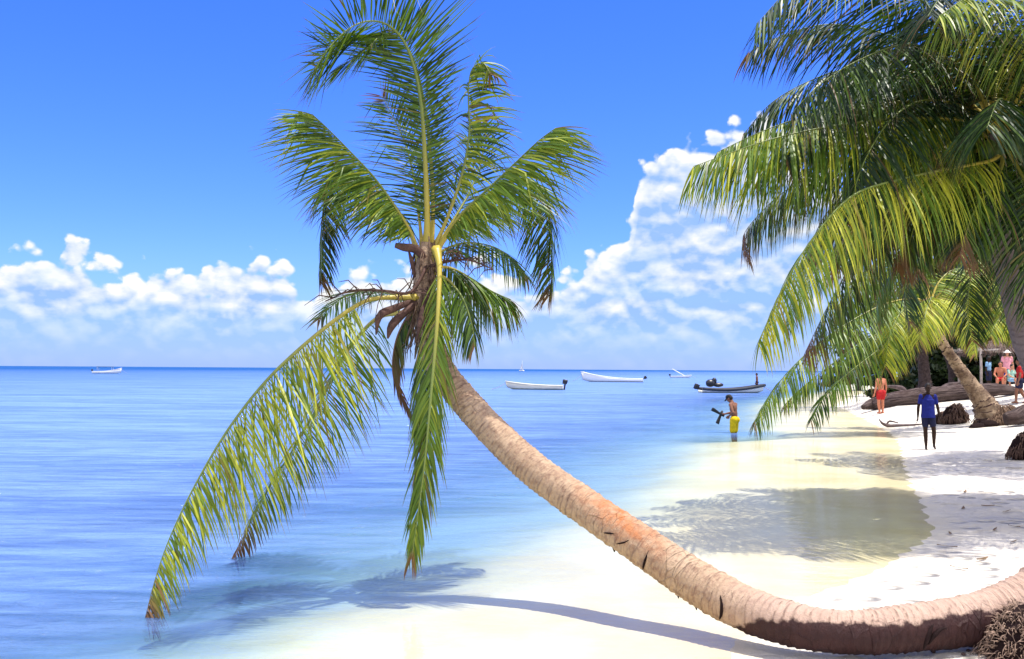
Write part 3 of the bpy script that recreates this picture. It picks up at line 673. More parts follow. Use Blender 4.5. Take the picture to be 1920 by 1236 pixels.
for i in range(9):                         # fronds spreading over the dry sand to the right
    th = -1.1 + i * .34; p_ = cc_.copy(); C_ = [p_.copy()]; an = R(ex.uniform(10, 45)); hd_ = Vector((math.cos(th), math.sin(th), 0))
    for k in range(7):
        p_ = p_ + (hd_ * math.cos(an) + Vector((0, 0, math.sin(an)))) * .55; an -= R(ex.uniform(10, 17)); C_.append(p_.copy())
    add_frond(big, [(q,) for q in C_], 1.15, 80, .035, W_=.045, droop=.6, fold=.5, a0=15, a1=45, t0=.12, tint=ex.uniform(-.1, .15), dtint=.2, tip_from=.97)
# --- another palm whose trunk stands outside the frame, its crown behind the tall one
b6 = Vector((12.9, 20.6, gz(12.9, 20.6))); c6 = Vector((10.8, 20.2, 5.4))
pal6 = empty('palm_tree', b6, 'palm crown half hidden behind the tall dark crown at the top right corner', 'palm tree', 'coconut palms')
V, F, A_, _, _ = trunk_geo([(b6.x, b6.y, b6.z - .1, .26), (12.7, 20.6, b6.z + 1.2, .19), (12.0, 20.4, b6.z + 2.8, .17), (11.1, 20.2, 4.6, .15), (*c6, .12)], 200, 24, .1, .012, .03, seed_=61)
mesh_obj('trunk', V, F, GREYBARK, pal6, A_)
for i in range(22):
    th = i * 2.399 + .9; hd_ = Vector((math.cos(th), math.sin(th), 0)); p_ = c6.copy(); C_ = [p_.copy()]; an = R(ex.uniform(5, 70))
    for k in range(7):
        p_ = p_ + (hd_ * math.cos(an) + Vector((0, 0, math.sin(an)))) * .62; an -= R(ex.uniform(12, 21)); C_.append(p_.copy())
    add_frond(pal6, [(q,) for q in C_], 1.15, 62, .035, W_=.06, droop=.65, fold=.5, a0=15, a1=45, t0=.12, tint=ex.uniform(-.05, .3), dtint=.2, tip_from=.95)
# --- the small leaning palm behind
b3 = on_ground(1872, 795)
D3 = b3.y
small = empty('palm_tree', b3, 'short ringed palm behind the boy, leaning left from a clump of roots', 'palm tree', 'coconut palms')
ctrl = [(*(b3 + Vector((.25, .1, -.15))), .55)] + [(*at(x, y, D3), r * D3 / FPX) for x, y, r in [(1858, 785, 28), (1845, 757, 21), (1825, 728, 16), (1803, 697, 12.5), (1783, 668, 10.5), (1765, 640, 9.5), (1750, 612, 9), (1742, 585, 8), (1738, 560, 8)]]
V, F, A_, _, _ = trunk_geo(ctrl, 240, 28, .24, .05, .05, seed_=12)
mesh_obj('trunk', V, F, RBARK, small, A_)
def sf(pts, L=1.6, n=80, **kw):
    k = dict(W_=.075, droop=.7, fold=.5, a0=15, a1=45, t0=.14, tint=.45, dtint=.25, tip_from=.97, r0=.05, K=4); k.update(kw)
    r0 = k.pop('r0'); return add_frond(small, [(x, y, D3 + dy) for x, y, dy in pts], L, n, r0, **k)
c0 = (1742, 575, 0)
sf([c0, (1715, 560, -.6), (1655, 572, -1.2), (1580, 612, -1.8), (1510, 665, -2.2), (1455, 725, -2.4), (1412, 795, -2.5)], 1.75, 90, tint=.42)
sf([c0, (1725, 590, -.8), (1668, 640, -1.6), (1600, 692, -2.2), (1550, 738, -2.5), (1520, 790, -2.6)], 1.25, 75, tint=.25, r0=.06)
sf([c0, (1720, 570, -.9), (1690, 585, -1.6), (1668, 630, -2.1), (1660, 690, -2.3)], 1.5, 60, tint=.7)
sf([c0, (1765, 560, -.7), (1800, 575, -1.3), (1822, 618, -1.8), (1828, 665, -2.0)], .85, 60, tint=.75)
sf([c0, (1750, 560, -1.0), (1745, 560, -2.0), (1735, 590, -2.8), (1725, 640, -3.2)], 1.3, 55, tint=.72)
sf([c0, (1770, 545, .6), (1810, 550, 1.2), (1840, 575, 1.7), (1850, 610, 2.0)], .9, 60, tint=.6)
sf([c0, (1730, 540, .7), (1690, 540, 1.4), (1650, 580, 2.0), (1625, 650, 2.3)], 1.6, 60, tint=.4)
sf([c0, (1738, 530, .3), (1715, 500, .8), (1670, 495, 1.3), (1610, 530, 1.6), (1570, 600, 1.8)], 1.7, 70, tint=.45)
sf([c0, (1760, 530, .2), (1790, 505, .5), (1830, 510, .8), (1865, 560, 1.0)], 1.6, 65, tint=.55)
sf([c0, (1700, 600, -.3), (1620, 640, -.6), (1550, 690, -.8), (1500, 730, -.9), (1470, 760, -1)], 1.3, 75, tint=.2)
mb = MB(); rs = random.Random(14)
for i in range(7):
    p = at(1852 + rs.uniform(-22, 50), 797 + rs.uniform(-4, 10), D3 - rs.uniform(.2, .55)); mb.ball(p, (rs.uniform(.2, .36), .3, rs.uniform(.14, .26)), 3, rough=.2)
bs = mb.build('root_boss', STAIN_DARK, small); mb = MB()
for i in range(700):
    th = rs.uniform(2.6, 6.6); q = rs.random(); s0 = b3 + Vector((.1 + math.cos(th) * (.25 + .45 * q), math.sin(th) * (.25 + .45 * q), .62 - .5 * q + rs.uniform(-.05, .05)))
    e = s0 + Vector((math.cos(th) * rs.uniform(.1, .32), math.sin(th) * rs.uniform(.1, .3), -rs.uniform(.2, .5))); e.z = max(e.z, b3.z - .1); w = rs.uniform(.008, .022)
    mb.tube([s0, (s0 + e) / 2 + Vector((math.cos(th) * .05, math.sin(th) * .05, .06)), e], [w, w, w * .5], 5)
o = mb.build('root_fibres', MATS.get('x') or FIBRE, small); o['kind'] = 'stuff'


# --- a further palm behind the small one, dark trunk
p4 = on_ground(1736, 738); D4 = p4.y
back = empty('palm_tree', p4, 'slim dark trunked palm standing behind the short ringed palm', 'palm tree', 'coconut palms')
ctrl = [(*p4, .42), (*at(1733, 700, D4), .3), (*at(1729, 650, D4), .26), (*at(1726, 590, D4), .24), (*at(1718, 520, D4), .22), (*at(1708, 470, D4), .16)]
ctrl[0] = (p4.x, p4.y, p4.z - .1, .42)
V, F, A_, _, _ = trunk_geo(ctrl, 160, 20, .2, .03, .05, seed_=21)
DARKBARK = simple('dark_bark', (.06, .042, .04), .9, .2, .4, 9, .7)
mesh_obj('trunk', V, F, DARKBARK, back, A_)
def kf(par, D, c, pts, L=2.0, n=55, **kw):
    L *= 1.2; n = int(n * 1.25)
    k = dict(W_=.10, droop=.9, fold=.6, a0=15, a1=45, t0=.12, tint=.3, dtint=.25, tip_from=.95, K=4); k.update(kw)
    return add_frond(par, [(*c, D)] + [(x, y, D + dy) for x, y, dy in pts], L, n, .06, **k)
c_ = (1708, 475)
for pts, tn in [([(1660, 450, -.5), (1590, 455, -1), (1530, 490, -1.5), (1490, 550, -2), (1470, 620, -2)], .3), ([(1670, 480, -1), (1620, 510, -2), (1580, 570, -2.6), (1565, 640, -3)], .4),
                ([(1690, 500, -1.5), (1670, 550, -2.4), (1655, 620, -2.8)], .3), ([(1730, 500, -1.5), (1755, 550, -2.4), (1765, 620, -2.8)], .35),
                ([(1750, 460, -.5), (1810, 465, -1), (1860, 510, -1.4), (1885, 590, -1.8)], .4), ([(1750, 440, .6), (1800, 430, 1.2), (1850, 470, 1.8), (1880, 540, 2)], .3),
                ([(1660, 430, .8), (1600, 420, 1.6), (1540, 440, 2.2), (1500, 500, 2.6)], .25), ([(1700, 420, .8), (1690, 380, 1.5), (1650, 350, 2.2), (1600, 370, 2.8)], .2),
                ([(1720, 420, -.3), (1750, 385, -.8), (1800, 380, -1.3), (1840, 430, -1.7)], .25)]:
    kf(back, D4, c_, pts, tint=tn, dry_tip=.4)
# --- a palm among the trees at the right
p5 = on_ground(1945, 752); D5 = p5.y
far = empty('palm_tree', p5, 'bright green palm crown low among the dark trees at right, behind the grey trunk', 'palm tree', 'coconut palms')
ctrl = [(p5.x, p5.y, p5.z - .1, .3), (*at(1935, 700, D5), .22), (*at(1915, 640, D5), .2), (*at(1890, 585, D5), .16)]
V, F, A_, _, _ = trunk_geo(ctrl, 120, 18, .2, .03, .05, seed_=22); mesh_obj('trunk', V, F, DARKBARK, far, A_)
for pts, tn in [([(1870, 575, -.5), (1840, 590, -1), (1818, 615, -1.5), (1808, 640, -2)], .6), ([(1880, 590, -1.2), (1865, 610, -2), (1857, 632, -2.4)], .65), ([(1905, 580, -1), (1930, 600, -1.6), (1945, 630, -2)], .5),
                ([(1870, 560, .5), (1835, 550, 1), (1800, 570, 1.5), (1780, 620, 2)], .4), ([(1905, 555, .5), (1935, 550, 1), (1970, 580, 1.5)], .4), ([(1890, 550, -.5), (1880, 520, -1), (1850, 500, -1.5), (1820, 520, -2)], .4),
                ([(1900, 590, -1.2), (1905, 620, -2), (1908, 630, -2.4)], .5)]:
    kf(far, D5, (1890, 580), pts, L=.9, n=45, tint=tn)

# --- broadleaf trees and shrubs along the back of the beach
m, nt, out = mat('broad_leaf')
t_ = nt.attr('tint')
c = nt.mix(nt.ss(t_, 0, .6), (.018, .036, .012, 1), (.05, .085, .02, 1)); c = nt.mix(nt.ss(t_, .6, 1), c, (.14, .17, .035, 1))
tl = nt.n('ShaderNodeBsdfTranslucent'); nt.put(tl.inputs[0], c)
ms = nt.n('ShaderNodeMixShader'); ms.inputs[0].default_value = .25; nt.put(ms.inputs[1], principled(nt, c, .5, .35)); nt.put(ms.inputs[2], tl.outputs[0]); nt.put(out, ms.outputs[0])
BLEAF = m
def leaf_cloud(blobs, n, size, rs, tint=.3):
    V, F, tn = [], [], []
    w_ = np.array([b[3] * b[4] for b in blobs]); w_ = w_ / w_.sum()
    for i in range(n):
        b = blobs[int(np.searchsorted(np.cumsum(w_), rs.random()))] if len(blobs) > 1 else blobs[0]
        d = Vector((rs.gauss(0, 1), rs.gauss(0, 1), rs.gauss(0, 1))).normalized(); r = rs.random() ** .4
        p = Vector(b[:3]) + Vector((d.x * b[3] * r, d.y * b[3] * r, d.z * b[4] * r))
        a = Vector((rs.gauss(0, 1), rs.gauss(0, 1), rs.gauss(0, .6))).normalized(); q = a.cross(Vector((rs.gauss(0, 1), rs.gauss(0, 1), rs.gauss(0, 1)))).normalized()
        s_ = size * rs.uniform(.6, 1.4); o = len(V)
        V += [p - a * s_ * .5, p + q * s_ * .28, p + a * s_ * .5 + Vector((0, 0, -s_ * .15)), p - q * s_ * .28]; F.append((o, o + 1, o + 2, o + 3))
        ti = min(1, max(0, tint + b[5] + rs.uniform(-.25, .25))); tn += [ti] * 4
    return V, F, tn
def tree(name, px, py, top, wpx, D, label, cat, n=2600, size=.32, tint=.3, seed_=1, low=.3, group=None, grow_depth=1.0):
    rs = random.Random(seed_); x = at(px, py, D); b = Vector((x.x, D, gz(x.x, D)))
    H = at(px, top, D).z - b.z; Rw = wpx / FPX * D
    t = empty(name, b, label, cat, group)
    blobs = []
    mb = MB(); th0 = rs.uniform(-.2, .2)
    mid = b + Vector((th0 * H * .4, 0, H * .38))
    mb.tube(spline([(*(b - Vector((0, 0, .1))),), (*(b + Vector((th0 * .3, 0, H * .18))),), (*mid,), (*(mid + Vector((0, 0, H * .3))),)], 14)[0], np.linspace(.05, .018, 14) * H * .9, 10)
    for i in range(11):
        th = i * 2.4 + rs.uniform(-.5, .5); zz = rs.uniform(low, .93); rr_ = Rw * rs.uniform(.25, .8) * (1.15 - zz * .5)
        e = b + Vector((math.cos(th) * rr_, math.sin(th) * rr_ * grow_depth, H * zz)); k = mid + Vector((0, 0, H * .25 * rs.random()))
        mb.tube([mid, (mid + e) / 2 + Vector((0, 0, H * .06)), e], [.022 * H, .014 * H, .005 * H], 6)
        blobs.append((*e, Rw * rs.uniform(.28, .5), H * rs.uniform(.10, .2), rs.uniform(-.2, .3)))
    mb.build('trunk', DARKBARK, t)
    V, F, tn = leaf_cloud(blobs, n, size, rs, tint)
    mesh_obj('crown', V, F, BLEAF, t, {'tint': tn}, smooth=False)
    return t
G = 'trees behind the beach'
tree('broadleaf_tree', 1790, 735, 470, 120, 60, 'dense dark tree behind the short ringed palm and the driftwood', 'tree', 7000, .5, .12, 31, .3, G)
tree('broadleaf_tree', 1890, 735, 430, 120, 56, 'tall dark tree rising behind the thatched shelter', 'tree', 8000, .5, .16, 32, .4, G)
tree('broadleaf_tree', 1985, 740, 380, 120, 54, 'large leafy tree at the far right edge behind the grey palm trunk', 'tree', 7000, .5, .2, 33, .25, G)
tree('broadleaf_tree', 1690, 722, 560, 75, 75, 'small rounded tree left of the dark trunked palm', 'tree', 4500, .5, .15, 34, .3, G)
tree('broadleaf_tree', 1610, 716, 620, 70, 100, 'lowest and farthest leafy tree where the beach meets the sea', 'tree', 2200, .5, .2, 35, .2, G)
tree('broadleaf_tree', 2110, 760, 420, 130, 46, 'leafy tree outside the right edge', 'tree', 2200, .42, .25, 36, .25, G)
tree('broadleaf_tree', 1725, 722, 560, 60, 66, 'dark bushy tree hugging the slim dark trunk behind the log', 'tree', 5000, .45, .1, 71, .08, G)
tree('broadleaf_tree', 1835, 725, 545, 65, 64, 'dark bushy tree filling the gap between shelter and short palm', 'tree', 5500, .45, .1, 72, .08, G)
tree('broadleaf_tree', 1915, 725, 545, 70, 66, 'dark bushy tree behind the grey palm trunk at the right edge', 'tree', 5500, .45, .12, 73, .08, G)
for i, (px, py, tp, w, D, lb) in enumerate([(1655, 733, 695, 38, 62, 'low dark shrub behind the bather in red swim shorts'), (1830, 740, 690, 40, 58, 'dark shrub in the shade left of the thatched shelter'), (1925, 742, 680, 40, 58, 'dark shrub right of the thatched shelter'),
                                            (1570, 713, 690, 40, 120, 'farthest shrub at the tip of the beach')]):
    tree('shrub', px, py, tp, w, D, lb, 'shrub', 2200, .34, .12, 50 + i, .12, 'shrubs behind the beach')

# --- driftwood, stumps
GREYWOOD = simple('weathered_wood', (.10, .072, .072), .85, .25, .45, 3.5, .9)
m, nt, out = mat('split_log_wood')
co = nt.coord(); g = nt.noise(nt.xyz(nt.m('MULTIPLY', nt.attr('along'), 1.4), nt.m('MULTIPLY', nt.attr('around'), 14), 0), 1, 6, .7, .8)
c = nt.mix(nt.ss(g, .36, .66), (.035, .022, .022, 1), (.22, .165, .155, 1)); c = nt.mix(nt.ss(nt.noise(co, 1.3, 5, .6), .5, .66), c, (.09, .06, .055, 1))
nt.put(out, principled(nt, c, .9, .15, nt.bump(g, 1.0, .12))); LOGW = m
def log_obj(name, pts, radpx, D, label, cat, mat_=LOGW, lump=.12, amp=.0, seed_=1):
    C = [(*at(x, y, d), r * d / FPX) for (x, y, d), r in zip(pts, radpx)]
    V, F, A_, _, _ = trunk_geo(C, 90, 20, .5, amp, lump, seed_=seed_)
    e = empty(name, Vector(C[0][:3]), label, cat); mesh_obj('log', V, F, mat_, e, A_)
    return e
g1 = on_ground(1640, 770).y; g2 = on_ground(1820, 752).y
lg = log_obj('fallen_log', [(1618, 764, g1), (1640, 757, g1 + .3), (1690, 748, (g1 * 2 + g2) / 3), (1740, 742, (g1 + g2) / 2), (1800, 736, (g1 + g2 * 2) / 3), (1870, 731, g2), (1915, 734, g2 + .6)], [5, 12, 16, 16, 15, 12, 6], g1,
        'thick grey fallen tree trunk lying across the sand behind the boy', 'log', lump=.10, amp=.03, seed_=41)
D_ = g1 + 1.5
for pts in [[(1700, 742, D_), (1690, 728, D_), (1660, 724, D_)], [(1760, 735, D_), (1778, 722, D_), (1800, 718, D_)]]:
    C = [at(*p) for p in pts]; mb = MB(); mb.tube(spline(C, 12)[0], np.linspace(.16, .05, 12), 8); mb.build('broken_limb', GREYWOOD, lg)
D_ = on_ground(1700, 735).y
log_obj('fallen_log', [(1630, 732, D_), (1680, 730, D_ + 1), (1745, 724, D_ + 2)], [3, 5, 4], D_, 'thin dark log on the sand beyond the thick grey log', 'log', DARKBARK, seed_=43)
p = on_ground(1775, 728)
log_obj('tree_stump', [(1777, 730, p.y), (1774, 705, p.y), (1770, 682, p.y), (1771, 668, p.y)], [17, 12, 11, 8], p.y, 'upright violet grey dead trunk beside the short palm', 'stump', GREYWOOD, seed_=44)
ROOTD = simple('dark_rootlet', (.13, .08, .062), .9, .15, .5, 25, .6)
def root_mound(px, py, rx, rz, n, seed_, lb, w0=.010):
    p = on_ground(px, py); rs = random.Random(seed_); o = Vector((0, rx * .5, 0)) + p
    e = empty('tree_stump', p, lb, 'stump'); mb = MB()
    mb.ball(o + Vector((0, 0, rz * .3)), (rx * .85, rx * .7, rz * .62), 4, rough=.18); mb.ball(o + Vector((rx * .25, 0, rz * .55)), (rx * .5, rx * .5, rz * .42), 3, rough=.2)
    mb.build('core', STAIN_DARK, e); mb = MB()
    for k in range(n):
        th = rs.uniform(0, 6.28); q = rs.random(); d = Vector((math.cos(th), math.sin(th), 0))
        s0 = o + d * rx * (.15 + .75 * q) + Vector((rx * .2 * (1 - q), 0, rz * (1.02 - .75 * q ** 1.5) * rs.uniform(.85, 1.05)))
        e0 = s0 + d * rx * rs.uniform(.1, .4) + Vector((rs.uniform(-.1, .1) * rx, rs.uniform(-.1, .1) * rx, -rz * rs.uniform(.25, .6))); e0.z = max(e0.z, p.z - .02); w = w0 * rs.uniform(.6, 1.5)
        mb.tube([s0, (s0 + e0) / 2 + d * rx * .1 + Vector((0, 0, .03 * rz)), e0], [w, w, w * .5], 5)
    o_ = mb.build('root_fibres', ROOTD, e); o_['kind'] = 'stuff'
root_mound(1770, 795, .32, .42, 260, 60, 'small pale brown root stump between the boy and a bigger stump', .011)
root_mound(1795, 795, .45, .68, 380, 61, 'bigger dark root stump left of the short ringed palm', .013)
root_mound(1930, 862, .34, .58, 520, 62, 'fibrous root stump cut by the right edge, nearest on the dry sand', .009)
log_p = on_ground(1905, 800)
log_obj('fallen_log', [(1885, 786, log_p.y), (1905, 782, log_p.y), (1935, 770, log_p.y + .3), (1990, 765, log_p.y + .6)], [10, 14, 15, 15], log_p.y, 'rough pale brown fallen trunk right of the short palm roots', 'log', LOGW, .28, seed_=47)
p = on_ground(1690, 800); D_ = p.y; mb = MB()
for pts, r in [([(1648, 786, D_), (1656, 795, D_), (1675, 800, D_), (1700, 799, D_), (1728, 797, D_)], [.015, .05, .07, .05, .03]), ([(1662, 797, D_), (1668, 790, D_), (1684, 793, D_)], [.04, .035, .02]), ([(1690, 800, D_), (1705, 804, D_ - .2), (1716, 803, D_ - .2)], [.04, .03, .015])]:
    C = [(*at(*q), rr) for q, rr in zip(pts, r)]; S, _ = spline(C, 20); S[:, 2] = np.maximum(S[:, 2], ground_z(S[:, 0], S[:, 1]) + S[:, 3] * .5); mb.tube(S[:, :3], S[:, 3], 8)
tag(mb.build('driftwood_branch', GREYWOOD), 'crooked driftwood branch lying on the sand left of the boy', 'driftwood')
rs = random.Random(80); PEB = simple('dark_pebble', (.08, .05, .045), .8, .3, .4, 30, .3)
for px, py in [(1813, 1190), (1824, 1184), (1831, 1196), (1822, 1206), (1816, 1214), (1750, 1216), (1806, 1222), (1838, 1212)]:
    p = on_ground(px, py + 8); r = rs.uniform(.010, .018); mb = MB(); mb.ball(p + Vector((0, 0, r * .5)), (r * 1.3, r, r * .7), 2, rough=.3)
    tag(mb.build('pebble', PEB), 'small dark fragment lying on the bright sand near the curved trunk', 'pebble', 'dark fragments on the sand')

LITTER = simple('dry_leaflet', (.20, .13, .075), .8, .2, .5, 20, .3); rs = random.Random(83)
for i in range(14):
    q = on_ground(rs.uniform(1775, 1912), rs.uniform(850, 1085)); a = rs.uniform(0, 6.28); l = rs.uniform(.12, .34); V, F = [], []
    for k in range(6):
        t = k / 5 - .5; x = q.x + math.cos(a) * l * t - math.sin(a) * .06 * t * t; y = q.y + math.sin(a) * l * t; w = .016 * (1 - (2 * abs(t)) ** 2) + .002
        for sg in (-1, 1): V.append((x - math.sin(a) * w * sg, y + math.cos(a) * w * sg, gz(x, y) + .012 + .02 * abs(t) + (.008 if sg > 0 else 0)))
        if k: b = 2 * k - 2; F.append((b, b + 1, b + 3, b + 2))
    o = mesh_obj('dry_leaflet', V, F, LITTER); md = o.modifiers.new('t', 'SOLIDIFY'); md.thickness = .003
    tag(o, 'dry brown palm leaflet lying on the sand between the curved trunk and the boy', 'leaf', 'dry leaflets on the sand')

# ------------------------------------------------------------------ people
def cloth(name, c, rough=.8): return simple(name, c, rough, .2, .15, 12, .3)
def skin(name, c): return simple(name, c, .65, .2, .12, 9, .1)
J0 = dict(hip=(.052, 0, .50), knee=(.058, .012, .275), ankle=(.06, -.005, .045), toe=(.068, .085, .014), heel=(.058, -.03, .02), pelvis=(0, 0, .53), waist=(0, 0, .615), chest=(0, 0, .725),
          neck=(0, 0, .835), head=(0, .014, .925), shoulder=(.112, 0, .795), elbow=(.148, -.012, .625), wrist=(.158, .03, .478))
def blob(name, segs, balls, mat_, parent, H, M, voxel, tubes=()):
    mb = MB()
    for a, ra, b, rb_, fl in tubes: mb.tube([Vector(a).lerp(Vector(b), t) for t in np.linspace(0, 1, 6)], np.linspace(ra, rb_, 6), 20, (0, 1, 0), fl)
    for a, ra, b, rb_ in segs:
        a, b = Vector(a), Vector(b); n = 7
        C = [a.lerp(b, t) for t in np.linspace(0, 1, n)]
        mb.tube(C, np.linspace(ra, rb_, n), 12, (.3, .9, .2)); mb.ball(a, ra, 2); mb.ball(b, rb_, 2)
    for c, r in balls: mb.ball(c, r, 3)
    mb.V = [M @ (Vector(v) * H) for v in mb.V]
    o = mb.build(name, mat_, None)
    md = o.modifiers.new('r', 'REMESH'); md.mode = 'VOXEL'; md.voxel_size = voxel; md.use_smooth_shade = True
    sm = o.modifiers.new('s', 'SMOOTH'); sm.iterations = 3; sm.factor = .5
    dg = bpy.context.evaluated_depsgraph_get(); me = bpy.data.meshes.new_from_object(o.evaluated_get(dg)); o.modifiers.clear(); o.data = me; me.name = name
    me.polygons.foreach_set('use_smooth', [True] * len(me.polygons))
    if not me.materials: me.materials.append(mat_)
    o.parent = parent; o.matrix_parent_inverse = parent.matrix_world.inverted()
    return o
def person(loc, heading, H, label, skin_m, hair_m, pose=None, clothes=(), voxel=.012, curl=.4, group=None, slim=1.0):
    """pose overrides give (left, right) pairs or one central point; clothes: (name, material, kinds)"""
    root = empty('person', Vector(loc), label, 'person', group)
    M = Matrix.Translation(loc) @ Matrix.Rotation(heading, 4, 'Z') @ Matrix.Diagonal((slim, slim, 1, 1))
    J = {}
    for k, v in J0.items():
        if k in ('pelvis', 'waist', 'chest', 'neck', 'head'): J[k] = Vector(v)
        else: J[k + 'L'] = Vector((-v[0], v[1], v[2])); J[k + 'R'] = Vector(v)
    for k, v in (pose or {}).items(): J[k] = Vector(v)
    segs, balls = [], []
    for s_ in 'LR':
        segs += [(J['hip' + s_], .054, J['knee' + s_], .036), (J['knee' + s_], .036, J['knee' + s_].lerp(J['ankle' + s_], .35), .036), (J['knee' + s_].lerp(J['ankle' + s_], .35), .036, J['ankle' + s_], .021),
                 (J['heel' + s_], .019, J['toe' + s_], .014), (J['ankle' + s_], .021, J['heel' + s_], .019), (J['ankle' + s_], .02, J['toe' + s_], .012),
                 (J['shoulder' + s_], .034, J['elbow' + s_], .024), (J['elbow' + s_], .025, J['elbow' + s_].lerp(J['wrist' + s_], .35), .025), (J['elbow' + s_].lerp(J['wrist' + s_], .35), .025, J['wrist' + s_], .016),
                 (J['shoulder' + s_], .034, J['neck'] + Vector((0, 0, -.02)), .034), (J['shoulder' + s_], .035, J['chest'], .06)]
        d = (J['wrist' + s_] - J['elbow' + s_]).normalized(); side = d.cross(Vector((1, 0, .2))).normalized(); pn = d.cross(side).normalized(); w = J['wrist' + s_]
        if s_ == 'R': pn = -pn
        for k, (of, ln) in enumerate([(-.021, .038), (-.007, .046), (.007, .049), (.021, .044)]):
            r0_ = w + d * .052 + side * of; segs.append((w + d * .012 + side * of * .5, .012, r0_, .009))
            m1 = r0_ + (d * math.cos(curl) + pn * math.sin(curl)) * ln * .5; m2_ = m1 + (d * math.cos(curl * 2) + pn * math.sin(curl * 2)) * ln * .5
            segs += [(r0_, .0062, m1, .0056), (m1, .0056, m2_, .0045)]
        t0_ = w + d * .018 + side * .018; t1 = t0_ + (side * .75 + d * .6 + pn * .3).normalized() * .026; segs += [(t0_, .008, t1, .006), (t1, .006, t1 + (d * .9 + pn * .4).normalized() * .022, .005)]
    hd = J['head']; up = (hd - J['neck']).normalized(); fw = Vector((0, 1, 0)); fw = (fw - up * up.dot(fw)).normalized(); rt = fw.cross(up)
    RM = Matrix((rt, fw, up)).transposed()
    segs += [(J['pelvis'], .062, J['waist'], .058), (J['waist'], .058, J['chest'], .068), (J['neck'] - up * .03, .033, hd - up * .03 - fw * .005, .031)]
    for c_, r_ in [(J['pelvis'], (.09, .064, .07)), (J['waist'], (.08, .056, .08)), (J['chest'], (.103, .066, .095))]: balls.append((c_, r_))
    for s_ in 'LR': balls.append((J['hip' + s_] + Vector((0, -.02, .0)), .058))
    hb = lambda x, y, z: hd + rt * x + fw * y + up * z
    balls += [(hd + up * .008, (.047, .056, .058)), (hb(0, .012, -.03), (.036, .042, .042)), (hb(0, .04, -.055), .016), (hb(.048, -.004, -.004), (.008, .013, .019)), (hb(-.048, -.004, -.004), (.008, .013, .019)), (hb(0, .058, -.018), (.0085, .012, .012)), (hb(0, .053, .018), (.03, .012, .008))]
    segs += [(hb(0, .054, .008), .006, hb(0, .064, -.016), .008), (hb(-.012, .05, -.036), .006, hb(.012, .05, -.036), .006)]
    blob('body', segs, balls, skin_m, root, H, M, voxel)
    for x_ in (.018, -.018):
        e = MB(); e.ball(hb(x_, .05, .004), .0065, 2); e.V = [M @ (Vector(v) * H) for v in e.V]; e.build('eye', EYE, root)
    hr = MB()
    for c_, r_ in [(hb(0, -.010, .02), (.052, .056, .056)), (hb(0, -.028, -.012), (.046, .036, .045))]: hr.ball(c_, r_, 3)
    if hair_m:
        hr.V = [M @ (Vector(v) * H) for v in hr.V]; hr.build('hair', hair_m, root)
    for cl in clothes:
        nm, cm, kinds = cl; s2, b2_, t2 = [], [], []
        for kd in kinds:
            if kd == 'trunk': s2 += [(J['waist'], .070, J['chest'], .074)]; b2_ += [(J['neck'] - Vector((0, 0, .035)), (.06, .05, .03)), (J['chest'], (.108, .074, .10)), (J['waist'], (.098, .070, .10))] + [(J['chest'].lerp(J['shoulder' + q], .85), .040) for q in 'LR']
            if kd == 'tail': t2 += [(J['chest'] + Vector((0, 0, .02)), .112, J['waist'], .108, .74), (J['waist'] + Vector((0, 0, .02)), .108, J['pelvis'] - Vector((0, 0, .055)), .120, .80), (J['neck'] - Vector((0, 0, .012)), .052, J['chest'], .112, .74)]
            if kd == 'sleeves': s2 += [(J['shoulder' + q], .039, J['shoulder' + q].lerp(J['elbow' + q], .62), .030) for q in 'LR']
            if kd == 'hips': b2_ += [(J['pelvis'], (.097, .070, .062))] + [(J['hip' + q] + Vector((0, -.018, 0)), .067) for q in 'LR']
            if kd == 'legs': s2 += [(J['hip' + q], .066, J['hip' + q].lerp(J['knee' + q], .9), .056) for q in 'LR']
            if kd == 'short_legs': s2 += [(J['hip' + q], .066, J['hip' + q].lerp(J['knee' + q], .58), .057) for q in 'LR']
            if kd == 'bra': b2_ += [(J['chest'] + Vector((0, .01, .0)), (.11, .076, .035))]
            if kd == 'cap': b2_ += [(hb(0, -.004, .028), (.057, .064, .05))]; s2 += [(hb(-.02, .055, .022), .012, hb(-.016, .105, .012), .008), (hb(.02, .055, .022), .012, hb(.016, .105, .012), .008), (hb(0, .055, .022), .012, hb(0, .108, .012), .008)]
            if kd == 'sunhat': b2_ += [(hb(0, -.004, .03), (.058, .066, .055)), (hb(0, 0, .018), (.115, .12, .014))]
        blob(nm, s2, b2_, cm, root, H, M, voxel, t2)
    return root
EYE = simple('eye', (.03, .02, .015), .3, .5, .1)
DSKIN, BSKIN, LSKIN, RSKIN = skin('dark_skin', (.026, .012, .007)), skin('brown_skin', (.22, .10, .065)), skin('tanned_skin', (.48, .24, .15)), skin('sunburnt_skin', (.50, .19, .11))
BHAIR = simple('black_hair', (.012, .009, .008), .6, .3, .3, 40, .5)
YEL, BLU, NAVY, RED, PNK, WHT, LBL, GRN, BLK = (cloth('yellow_cloth', (.72, .50, .01)), cloth('blue_cloth', (.012, .02, .19)), cloth('navy_cloth', (.012, .014, .045)), cloth('red_cloth', (.42, .018, .022)), cloth('pink_cloth', (.70, .30, .36)),
    cloth('white_cloth', (.78, .78, .76)), cloth('light_blue_cloth', (.22, .40, .62)), cloth('green_cloth', (.30, .50, .42)), cloth('black_cloth', (.014, .013, .016)))
